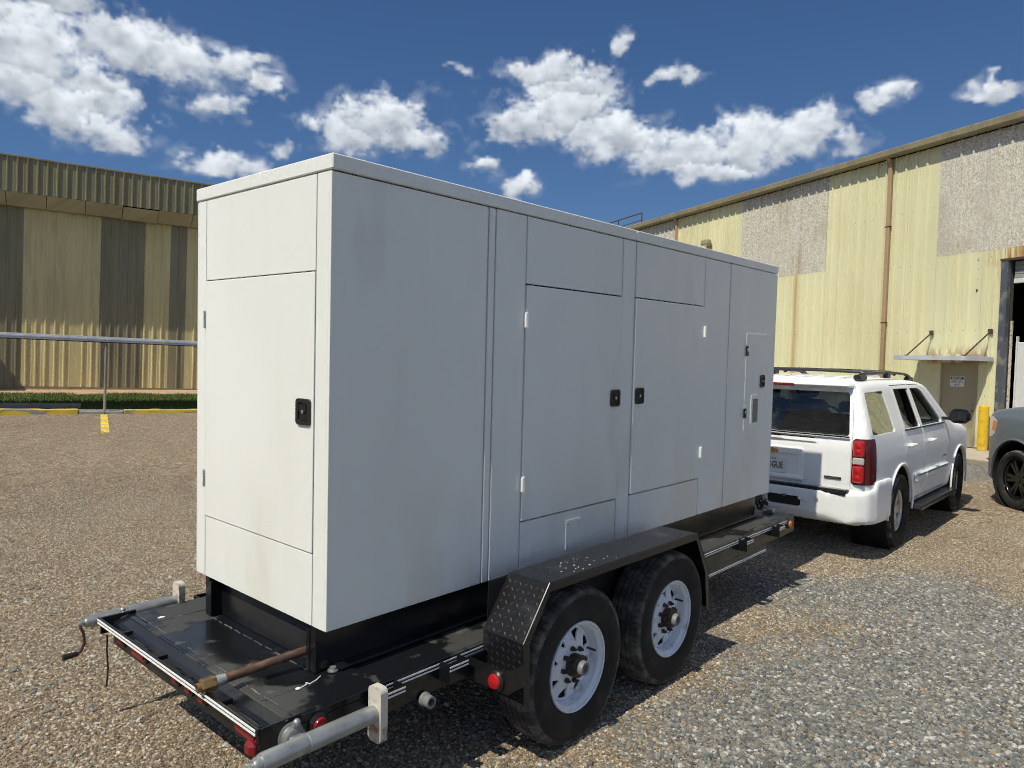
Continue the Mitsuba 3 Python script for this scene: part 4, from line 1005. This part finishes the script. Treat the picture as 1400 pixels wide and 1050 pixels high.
for x, y in ((.93, -1.009),): SV('fuel_door', bx(x - .07, x + .07, .985, .992, .98, 1.12, .003), 'suv_white')
SV('side_badge', bx(3.02, 3.20, -1.008, -1.0, .835, .858, .002), 'grey_cap')

# grey pickup truck, nose away and to the left; local X forward from the front axle
truck = thing('pickup_truck', 'grey pickup truck with black wheels at the right edge of the yard', 'truck')
th = math.radians(41.0)
PO = np.array([10.62, -1.10]); PL = np.array([-math.sin(th), math.cos(th)]); PC = PO - PL * .90
PM = mat([[math.cos(th), math.sin(th), 0], [-math.sin(th), math.cos(th), 0], [0, 0, 1]], [PC[0], PC[1], 0])
PK = lambda name, mesh, bsdf, parent=None, **k: put(name, mesh, bsdf, parent or truck, PM, **k)
PSIDE = [(.80, .30), (.90, .42), (.95, .62), (.94, .90), (.90, 1.10), (.80, 1.27), (.62, 1.36), (.2, 1.43), (-.55, 1.46), (-.72, 1.48), (-1.45, 1.90), (-1.7, 1.945), (-2.9, 1.94), (-3.1, 1.88), (-3.28, 1.44), (-3.3, 1.40), (-4.85, 1.42), (-4.9, 1.38), (-4.9, .55), (-4.7, .42), (-3, .38), (-.6, .36)]
PPLAN = [(.97, 0), (.95, .55), (.88, .78), (.70, .93), (.40, 1.0), (0, 1.02), (-4.7, 1.02), (-4.9, .98), (-4.9, -.98), (-4.7, -1.02), (0, -1.02), (.40, -1.0), (.70, -.93), (.88, -.78), (.95, -.55)]
pf = [(.90, .30), (.985, .50), (1.02, .80), (1.02, 1.05), (.985, 1.24), (.93, 1.36), (.90, 1.44), (.76, 1.86), (.70, 1.92), (.4, 1.95)]
PFRONT = pf + [(-y, z) for y, z in pf[::-1]]
pb = silhouette_body(Polygon(PSIDE), Polygon(PPLAN), Polygon(PFRONT), .05); PB0 = pb
for wx in (0, -3.75):
    for s in (-1, 1): pb = pb - MF(cyl([wx, s * .62, .46], [wx, s * 1.3, .46], .50, 44)) - MF(bx(wx - .48, wx + .48, *sorted((s * .62, s * 1.3)), 0, .45))
pb = pb - MF(bx(-4.82, -3.36, -.80, .80, .85, 1.6))
pgl = []
for s in (-1, 1):
    for pg in ([(-.98, 1.47), (-1.55, 1.84), (-1.98, 1.86), (-1.98, 1.47)], [(-2.08, 1.47), (-2.08, 1.86), (-2.75, 1.86), (-2.95, 1.47)]):
        h_ = MF(prism(rounded(pg, .03), *sorted((s * .5, s * 1.2)))); pb = pb - (h_ - PB0.translate([0, -s * .014, 0])); pgl.append(TM(h_ ^ (PB0.translate([0, -s * .010, 0]) - PB0.translate([0, -s * .02, 0]))))
    for gx0 in (-.80, -2.03, -3.05): pb = pb - (MF(bx(gx0 - .004, gx0 + .004, *sorted((s * .8, s * 1.2)), .5, 1.45)) - PB0.translate([0, -s * .012, 0]))
hl = {}
for s in (-1, 1):
    q = MF(prism([(.50, 1.02), (.46, 1.20), (.60, 1.26), (1.0, 1.20), (1.0, .96), (.62, .96)], *sorted((s * .45, s * 1.1)))); hl[s] = PB0.translate([.003, s * .003, 0]) ^ q; pb = pb - (q - PB0.translate([-.03, -s * .03, 0]))
PK('body', TM(pb), 'truck_grey', smooth=32)
for m in pgl: PK('side_window', m, 'dark_glass', smooth=30)
PK('windscreen', bx(-1.3, -.9, -.6, .6, 1.60, 1.66).apply_transform(trimesh.transformations.rotation_matrix(0, [0, 1, 0])), 'dark_glass')
for s in (-1, 1):
    k = PK('headlight', TM(hl[s]), 'clear_lens', smooth=30)
    PK('amber_marker', TM(PB0.translate([.004, s * .006, 0]) ^ MF(prism([(.50, 1.05), (.47, 1.19), (.57, 1.21), (.60, 1.06)], *sorted((s * .7, s * 1.1))))), 'amber_lens', k, smooth=30)
    a = np.linspace(-.1, math.pi + .1, 40)
    for wx in (0, -3.75):
        PK('arch_lip', tube([(wx + .512 * math.cos(t), s * 1.012, .46 + .512 * math.sin(t)) for t in a], .018, 10), 'truck_grey', smooth=True)
        PK('wheel_well', moved(lathe([(.490, -.01), (.498, -.01), (.498, .36), (0, .36), (0, .355), (.490, .355)], 40).apply_transform(np.diag([1, -s, 1, 1])), wx, s * .98, .46), 'black_matt')
PK('front_bumper', cat(bx(.90, 1.0, -.62, .62, .46, .60, .03)), 'chrome')
PK('bumper_strip', tube([(.985, .0, .615), (.97, .5, .615), (.90, .78, .615), (.72, .935, .615), (.58, .985, .615)], .007, 8), 'black_plastic')
PK('lower_valance', cat(tube([(.90, -.5, .36), (.90, .5, .36), (.80, .74, .36), (.66, .86, .36)], .04, 8)), 'black_plastic', smooth=True)
PK('grille', bx(.93, .975, -.55, .55, .70, 1.12, .02), 'gloss_black')
PK('door_mirror', bx(-1.08, -.92, 1.05, 1.28, 1.42, 1.68, .04), 'truck_grey')
prim = [mikit.ply(m, b, smooth=35) for m, b in zip(alloy(.283, 6, .1, None, .040, .03), ('gloss_black',) * 3)]
for wx in (0, -3.75):
    for s in (-1, 1):
        b = PM @ mat(np.eye(3), [wx, s * .865, .4145])
        if s > 0: b = b @ mat([[-1, 0, 0], [0, -1, 0], [0, 0, 1]], [0, 0, 0])
        add_wheel(truck, b, P_TREAD, P_SIDE, prim, None)

# ------------------------------------------------------------------ buildings: ribbed sheets, one part to each sheet
def sheet(s0, s1, z0, z1, pitch, rib=.046, mirror=False, minor=True):
    """one ribbed steel sheet standing on local x (along), y (out), z (up)"""
    P = [(s0, 0.0)]; k = math.ceil((s0 - 1e-6) / pitch)
    w = pitch / .3048
    while k * pitch < s1 - .08 * w:
        c = k * pitch + .05 * w
        for ds, o in ((-.036, 0), (-.017, rib), (.017, rib), (.036, 0)): P.append((c + ds * w, o))
        if minor:
            for m_ in (.105, .195):
                for ds, o in ((-.017, 0), (-.008, .006), (.008, .006), (.017, 0)): P.append((c + (m_ + ds) * w, o))
        k += 1
    P = [q for q in P if s0 <= q[0] <= s1] + [(s1, 0.0)]
    P = sorted(set(P)); a = np.array(P); n = len(a)
    V = np.vstack([np.column_stack([a, np.full(n, z0)]), np.column_stack([a, np.full(n, z1)])]); F = []
    for i in range(n - 1): F += [[i, i + 1, n + i + 1], [i, n + i + 1, n + i]]
    back = bx(s0, s1, -.022, -.018, z0, z1)
    m = trimesh.Trimesh(V, F, process=False)
    m = cat(m, back); m.invert() if False else None
    return m


def screws(s0, s1, pitch, zs, rows=1):
    out = []
    k = math.ceil(s0 / pitch)
    while k * pitch < s1:
        for z in zs: out.append(moved(trimesh.creation.box((.014, .006, .014)), k * pitch + .12, .003, z))
        k += 1
    return cat(*out)


PITCH = .3048
wr = thing('yellow_warehouse', 'pale yellow ribbed steel warehouse with weathered panels on the right', 'warehouse')
W = lambda name, mesh, bsdf, parent=None, **k: put(name, mesh, bsdf, parent or wr, RM, **k)
ETOP, EZ = 7.52, 7.70
s = -14.0 * .9144; i = 0
edges = [-.9144 * 14 + .9144 * j for j in range(46)]
SHEET_L = [(1.22, -12, 4.80), (8.55, 4.80, 4.79), (20.5, 12.45, 4.79)]
OPEN = (-5.2, -.62, 4.42)
cuts = sorted(set([-9.2, -8.3, -7.4, -6.5, -5.6] + [-4.7, -3.8, -2.9, -2.0, -1.1, -.62, -3.66] + [.9144 * j + .30 for j in range(0, 34)] + [-.46, 4.80, 8.55, 12.45, 1.22, 2.10, .02, .93]))
cuts = [c for j, c in enumerate(cuts) if j == 0 or True]
clean = [cuts[0]]
must = {-.62, 4.80, 8.55, 12.45, 1.22, .02, .93, -3.66}
for c in sorted(set(cuts) | must):
    if c <= clean[-1] + 1e-6: continue
    if c - clean[-1] < .28:
        if c in must:
            if clean[-1] in must: clean.append(c)
            else: clean[-1] = c
        continue
    clean.append(c)
fibre = lambda a, b: (a >= -12 and b <= 1.23) or (a >= 4.79 and b <= 8.56) or (a >= 12.44 and b <= 20.6)
for a, b in zip(clean[:-1], clean[1:]):
    z0 = .14
    mt = 'yellow_sheet' if RNG.random() < .6 else 'yellow_sheet_pale'
    g = .0015
    if a >= -3.67 and b <= -.61: z0 = 4.52
    if a >= .019 and b <= .931: z0 = 2.115
    if fibre(a, b):
        if z0 < 4.7: W('wall_sheet', sheet(a + g, b - g, z0, 4.80, PITCH), mt)
        else: W('wall_sheet', sheet(a + g, b - g, z0, 4.80, PITCH), mt)
        W('fibre_sheet', moved(sheet(a + g, b - g, 4.76, ETOP, PITCH), y=.006), 'fibre_sheet')
    else:
        W('wall_sheet', sheet(a + g, b - g, z0, ETOP, PITCH), mt)
W('sheet_screws', screws(-.4, 16, PITCH, (1.35, 2.9, 4.6, 6.0)), 'frame_steel', kind='stuff')
W('bullet_hole', cat(*[moved(trimesh.creation.icosphere(1, r).apply_transform(np.diag([.7, .3, 1.2, 1])), s_, .004, z) for s_, z, r in ((.13, 3.84, .035), (.12, 4.34, .015), (.13, 4.55, .02), (.12, 4.10, .010))]), 'inner_dark', label='small dark holes in a row above the awning')
gut = prism([(-.02, 7.74), (.30, 7.72), (.32, 7.70), (.32, 7.56), (.24, 7.53), (.06, 7.53), (.06, 7.60), (-.02, 7.60)], -13, 24, 'yz')
# prism in yz runs along x: (y out, z up)
for x0 in np.arange(-12.5, 23.5, 6.1):
    W('gutter', prism([(-.02, 7.735), (.30, 7.72), (.315, 7.70), (.315, 7.56), (.25, 7.53), (.075, 7.53), (.075, 7.57), (-.02, 7.57)], x0, x0 + 6.095, 'yz'), 'olive_trim')
W('roof', prism([(.18, 7.745), (.18, 7.76), (-14, 8.9), (-28, 7.76), (-28, 7.70), (-14, 8.84)], -13, 24, 'yz'), 'roof_sheet')
W('end_wall', cat(bx(23.9, 24.0, -28, -.03, .1, 7.7), bx(-13, -12.9, -28, -.03, .1, 7.7), bx(-13, 24, -28, -27.9, .1, 7.7)), 'yellow_sheet')
W('wall_lining', cat(bx(-.60, 24, -.20, -.10, .1, 7.5), bx(-13, -3.66, -.20, -.10, .1, 7.5), bx(-3.66, -.6, -.20, -.10, 4.55, 7.5)), 'inner_dark')
W('inner_wall', cat(bx(-9, 3, -9, -8.9, .1, 7), bx(2.9, 3, -8.9, -.2, .1, 7), bx(-9, -8.9, -8.9, -.2, .1, 7), bx(-9, 3, -8.9, -.2, 5.0, 5.1)), 'inner_dark')
for s0, zc in ((2.62, 7.5), (12.28, 7.5)):
    ds = W('downspout', cat(bx(s0 - .055, s0 + .055, .035, .115, .16, 5.72, .01), bx(s0 - .055, s0 + .055, .035, .115, 5.725, 7.45, .01), tube([(s0, .075, 7.35), (s0, .12, 7.45), (s0, .2, 7.55)], .05, 8)), 'brown_pipe')
    W('pipe_strap', cat(*[bx(s0 - .075, s0 + .075, .033, .120, z, z + .03) for z in (1.2, 3.15, 5.70)]), 'rust_steel', ds)
W('base_trim', cat(bx(-.60, .0, -.01, .03, .10, .139), bx(.95, 23, -.01, .03, .10, .139)), 'olive_trim')
# door with frame and closer
fd = W('personnel_door', bx(.045, .905, -.045, -.008, .115, 2.07, .002), 'door_tan')
W('door_frame', cat(bx(.0, .0445, -.06, .014, .11, 2.11), bx(.9055, .95, -.06, .014, .11, 2.11), bx(.0446, .9054, -.06, .014, 2.072, 2.11)), 'door_tan', fd)
W('door_lever', cat(moved(lathe([(0, 0), (.035, 0), (.035, .012), (.02, .03), (0, .03)], 16), .105, -.008, .98), moved(lathe([(0, 0), (.026, 0), (.026, .018), (0, .018)], 16), .105, -.008, 1.12), bx(.085, .125, .02, .045, .955, 1.005, .008)), 'grey_cap', fd)
# awning of sheet metal hung on two rods
aw = W('awning', cat(bx(-.36, 1.50, .03, .97, 2.225, 2.245), bx(-.36, 1.50, .9705, .985, 2.165, 2.265, .003), bx(-.375, -.3605, .03, .985, 2.165, 2.265, .003), bx(1.5005, 1.515, .03, .985, 2.165, 2.265, .003)), 'pale_edge', label='small flat grey metal awning over the personnel door')
for x in (-.28, 1.22):
    r0 = W('brace_rod', cat(cyl([x, .05, 2.86], [x, .90, 2.26], .018, 10)), 'rust_steel', aw)
    W('rod_bracket', cat(bx(x - .05, x + .05, .031, .075, 2.80, 2.92, .008), bx(x - .03, x + .03, .86, .94, 2.246, 2.29, .006)), 'rust_steel', aw)
for j in range(8): W('roof_rib', bx(-.33 + j * .245, -.25 + j * .245, .04, .96, 2.2455, 2.272, .006), 'galvanised', aw)
# roll-up door opening
W('door_jamb', prism([(-.62, -.06), (-.56, -.06), (-.56, .0335), (-.462, .0335), (-.462, .060), (-.62, .060)], .12, 4.46, 'xy'), 'frame_steel')
W('door_jamb', bx(-3.72, -3.66, -.06, .06, .12, 4.46), 'frame_steel')
W('door_header', cat(bx(-3.72, -.44, -.05, .072, 4.462, 4.515)), 'rust_steel')
W('roller_curtain', cat(*[bx(-3.64, -.66, -.14, -.11, 4.06 + .1 * q, 4.155 + .1 * q, .01) for q in range(4)]), 'grey_concrete')
W('curtain_bar', bx(-3.64, -.66, -.15, -.09, 3.95, 4.055, .008), 'shutter_white')
W('door_track', bx(-.655, -.622, -.17, -.11, .12, 3.1, .004), 'foot_metal')
ip = put('leaning_sheet', cat(bx(-2.4, -.72, -.30, -.24, .12, 2.62, .01), bx(-.716, -.69, -.31, -.23, .12, 2.75, .004)), 'shutter_white', None, RM)
tag(ip, 'tall white panel standing just inside the open roll-up doorway', 'panel')
inn = W('inner_floor', bx(-9, 3, -9, -.1, .09, .118), 'concrete')
# pipe rail on the roof
W('roof_rail', cat(tube([(16.2, -.8, 7.85), (16.2, -.8, 8.52), (19.5, -.8, 8.52)], .03, 8), cyl([16.2, -.8, 8.2], [19.5, -.8, 8.2], .02, 8), cyl([18.2, -.8, 7.8], [18.2, -.8, 8.5], .025, 8)), 'rust_steel')
lm = thing('flood_lamp', 'small wall mounted flood lamp high on the yellow wall', 'lamp')
put('housing', cat(bx(10.02, 10.42, .12, .34, 6.22, 6.42, .04), bx(10.17, 10.27, .035, .16, 6.15, 6.40, .01)), 'door_tan', lm, RM, smooth=25)
put('lens', bx(10.06, 10.38, .15, .345, 6.195, 6.218, .01), 'clear_lens', lm, RM)
sg = thing('notice_sign', 'white notice sign with a dark header on the personnel door', 'sign')
put('board', bx(.335, .695, -.0075, -.003, 1.545, 1.80, .002), 'plate_white', sg, RM)
put('header', bx(.350, .680, -.0029, -.0015, 1.715, 1.785), 'ink_dark', sg, RM)
ru = dict(u=[-1, 0, 0], v=[0, 0, 1], n=[0, 1, 0])
put('header_lettering', fit_text('NOTICE', .045, .24, [.635, -.0014, 1.728], bold=True, **ru), 'plate_white', sg, RM)
put('lettering', cat(fit_text('EMPLOYEES', .050, .30, [.665, -.0029, 1.640], bold=True, **ru), fit_text('ONLY', .050, .15, [.590, -.0029, 1.568], bold=True, **ru)), 'ink_dark', sg, RM)
bl = thing('bollard', 'yellow steel bollard standing by the roll-up door frame', 'bollard')
put('post', lathe([(0, .1), (.105, .1), (.105, 1.10), (.095, 1.13), (.06, 1.15), (0, 1.155)], 28, 'z'), 'safety_yellow', bl, RM @ mat(np.eye(3), [-.36, .25, 0]), smooth=35)
put('base_collar', lathe([(0, .1), (.125, .1), (.120, .115), (0, .115)], 24, 'z'), 'concrete', bl, RM @ mat(np.eye(3), [-.36, .25, 0]))
struct('concrete_apron', cat(bx(-13, 24, -.02, 2.1, -.1, .098, .015)), 'concrete', RM)

# left warehouse: u to the right, y towards the camera
wl_ = thing('tan_warehouse', 'tan and brown striped ribbed warehouse with olive fascia on the left', 'warehouse')
L = lambda name, mesh, bsdf, parent=None, **k: put(name, mesh, bsdf, parent or wl_, LM, **k)
LPI = .345
STR = [(-16, -10.2, 'tan_sheet'), (-10.2, -8.2, 'brown_sheet'), (-8.2, -5.6, 'tan_sheet'), (-5.6, -2.86, 'brown_sheet'), (-2.86, -.02, 'tan_sheet'), (-.02, 1.72, 'brown_sheet'), (1.72, 2.77, 'tan_sheet'), (2.77, 3.47, 'brown_sheet'), (3.47, 6.2, 'tan_sheet'), (6.2, 8.3, 'brown_sheet'), (8.3, 12, 'tan_sheet'), (12, 14, 'brown_sheet')]
for a, b, mt in STR:
    n = max(1, round((b - a) / .95)); e = np.linspace(a, b, n + 1)
    for p, q in zip(e[:-1], e[1:]): L('wall_sheet', sheet(p + .001, q - .001, .12, 7.9, LPI, .050), mt)
L('wall_lining', bx(-16, 14, -.30, -.03, -.3, 9.0), 'inner_dark')
FO = 1.22
e = np.arange(-16, 14.1, 1.035)
for p, q in zip(e[:-1], e[1:]): L('fascia_sheet', moved(sheet(p + .001, q - .001, 8.03, 9.42, LPI, .055), y=FO), 'olive_sheet')
L('fascia_cap', cat(*[bx(x, x + 5.995, FO - .10, FO + .055, 9.42, 9.49, .006) for x in np.arange(-16, 14, 6.0)]), 'olive_trim')
L('fascia_back', bx(-16, 14, FO - .10, FO - .03, 8.06, 9.40), 'inner_dark')
L('parapet_roof', bx(-16, 14, -14, FO - .11, 9.0, 9.1), 'roof_sheet')
for j, x in enumerate(np.arange(-16.05, 14, 1.40)):
    pr = prism([(FO + .035, 8.015), (FO - .02, 7.985), (.30, 7.60), (.30, 7.63), (FO - .02, 8.02)], x + .012, x + 1.388, 'yz')
    if j == 12: pr = prism([(FO + .035, 7.975), (FO - .02, 7.945), (.30, 7.57), (.30, 7.60), (FO - .02, 7.975)], x + .012, x + 1.388, 'yz')
    L('soffit_panel', pr, 'soffit_tan')
L('soffit_closure', bx(-16, 14, .04, .299, 7.60, 7.66), 'olive_sheet')
L('base_trim', cat(bx(-16, 14, -.02, .045, .04, .118)), 'olive_trim')
L('footing', bx(-16, 14, -.02, .10, -.4, .035), 'dirt_red')
L('end_wall', cat(bx(-16, -15.9, -14, -.31, -.3, 9), bx(13.9, 14, -14, -.31, -.3, 9), bx(-16, 14, -14.1, -14.01, -.3, 9)), 'tan_sheet')
ax = L('entrance_wing', cat(bx(-9.2, -6.25, .06, 2.2, -.3, 4.65)), 'tan_sheet')
L('wing_roof', bx(-9.3, -6.2, .06, 2.3, 4.651, 4.72, .01), 'olive_trim', ax)

# strip of ground in front of it: bare earth, grass, kerb
KP = np.array([6.08, 19.87, 0]); KM = mat([LU, LN, LM[:3, 2]], KP)
KM2 = mat([[math.cos(LA), math.sin(LA), 0], LN, [0, 0, 1]], KP)
struct('bare_earth', bx(-22, 20, -13.6, -9.2, -.2, .012), 'dirt_red', KM2)
struct('lawn', bx(-22, 20, -9.6, -.16, -.2, .016), 'grass_ground', KM2)
g = np.random.default_rng(9); nb = 42000
bxs = g.uniform(-5.5, 5.5, nb); bys = g.uniform(-10.0, -.2, nb); keep = meshkit.fbm(np.stack([bxs * .8, bys * .8, 0 * bxs], -1), 3, 2) + np.clip((bys + 10.0) / 2.6, 0, 1) * .5 > .55
bxs, bys = bxs[keep], bys[keep]; nb = len(bxs); hh = g.uniform(.05, .13, nb); aa = g.uniform(0, 6.28, nb); ww = g.uniform(.010, .022, nb); lx, ly = g.normal(0, .035, nb), g.normal(0, .035, nb)
V = np.stack([np.stack([bxs - ww * np.cos(aa), bys - ww * np.sin(aa), 0 * hh], -1), np.stack([bxs + ww * np.cos(aa), bys + ww * np.sin(aa), 0 * hh], -1), np.stack([bxs + lx, bys + ly, hh], -1)], 1).reshape(-1, 3)
gc = np.array([.075, .125, .030]) * g.uniform(.6, 1.5, (nb, 1)) + np.array([.03, .01, 0]) * g.random((nb, 1))
k = put('grass', trimesh.Trimesh(V, np.arange(3 * nb).reshape(-1, 3), process=False), 'grass_blade', None, KM2, color=np.repeat(gc, 3, 0))
labels[k] = {'label': 'strip of green grass between the kerb and the tan warehouse', 'category': 'grass', 'kind': 'stuff'}


def kerb(x0, x1, mt, seed):
    m = TM(MF(bx(x0, x1, -.16, 0, -.15, .135, .022)).refine_to_length(.12)); m.merge_vertices()
    m.vertices += (meshkit.fbm(m.vertices * np.array([3, 6, 6]) + seed, 3, seed)[:, None] - .5) * .03
    return m


struct('kerb', kerb(-4.2, -.62, 'k', 1), 'kerb_yellow', KM, smooth=30)
struct('kerb', kerb(.50, 5.5, 'k', 2), 'kerb_yellow', KM, smooth=30)
struct('kerb', cat(moved(kerb(-.60, .02, 'k', 3), z=-.05), moved(kerb(.03, .49, 'k', 4), z=-.04)), 'grey_concrete', KM, smooth=30)
struct('kerb', cat(bx(-6, 6, -.34, -.165, -.2, .100, .01)), 'grey_concrete', KM)
ln = trimesh.creation.box((.17, 5.0, .004)); ln.apply_translation([.0, 2.75, .006]); ln.vertices[:, 0] -= .026 * ln.vertices[:, 1]
struct('parking_line', ln, 'line_paint', KM2)
cc = put('concrete_wheel_stop', kerb(-3.6, -.55, 'k', 6), 'grey_concrete', None, KM @ mat(np.eye(3), [0, -1.6, .05]), smooth=30)
tag(cc, 'long grey concrete wheel stop lying in the shade behind the yellow kerb', 'wheel stop')
cn = thing('carport', 'low flat carport roof with pale metal edge on a slim post', 'carport')
C = lambda name, mesh, bsdf, parent=None, **k: put(name, mesh, bsdf, parent or cn, KM, **k)
C('roof', bx(-9, 9, -4.7, -.10, 2.10, 2.13), 'roof_sheet')
for x in np.arange(-9, 9, 3.0):
    C('edge_channel', cat(bx(x, x + 2.995, -.098, -.03, 2.045, 2.185, .006), bx(x, x + 2.995, -.03, -.01, 2.10, 2.145, .004)), 'pale_edge')
C('under_angle', bx(-9, 9, -.10, -.05, 2.02, 2.043), 'black_matt')
for x in (-8.9, .02, 8.9): C('post', cat(cyl([x, -.09, -.05], [x, -.09, 2.02], .038, 14)), 'old_post', smooth=40)
for x in (-8.9, .02, 8.9): C('cross_beam', bx(x - .04, x + .04, -4.6, -.11, 2.03, 2.098), 'frame_steel')
for x in (-8.9, 8.9): C('rear_post', cyl([x, -4.5, -.1], [x, -4.5, 2.02], .038, 10), 'old_post')
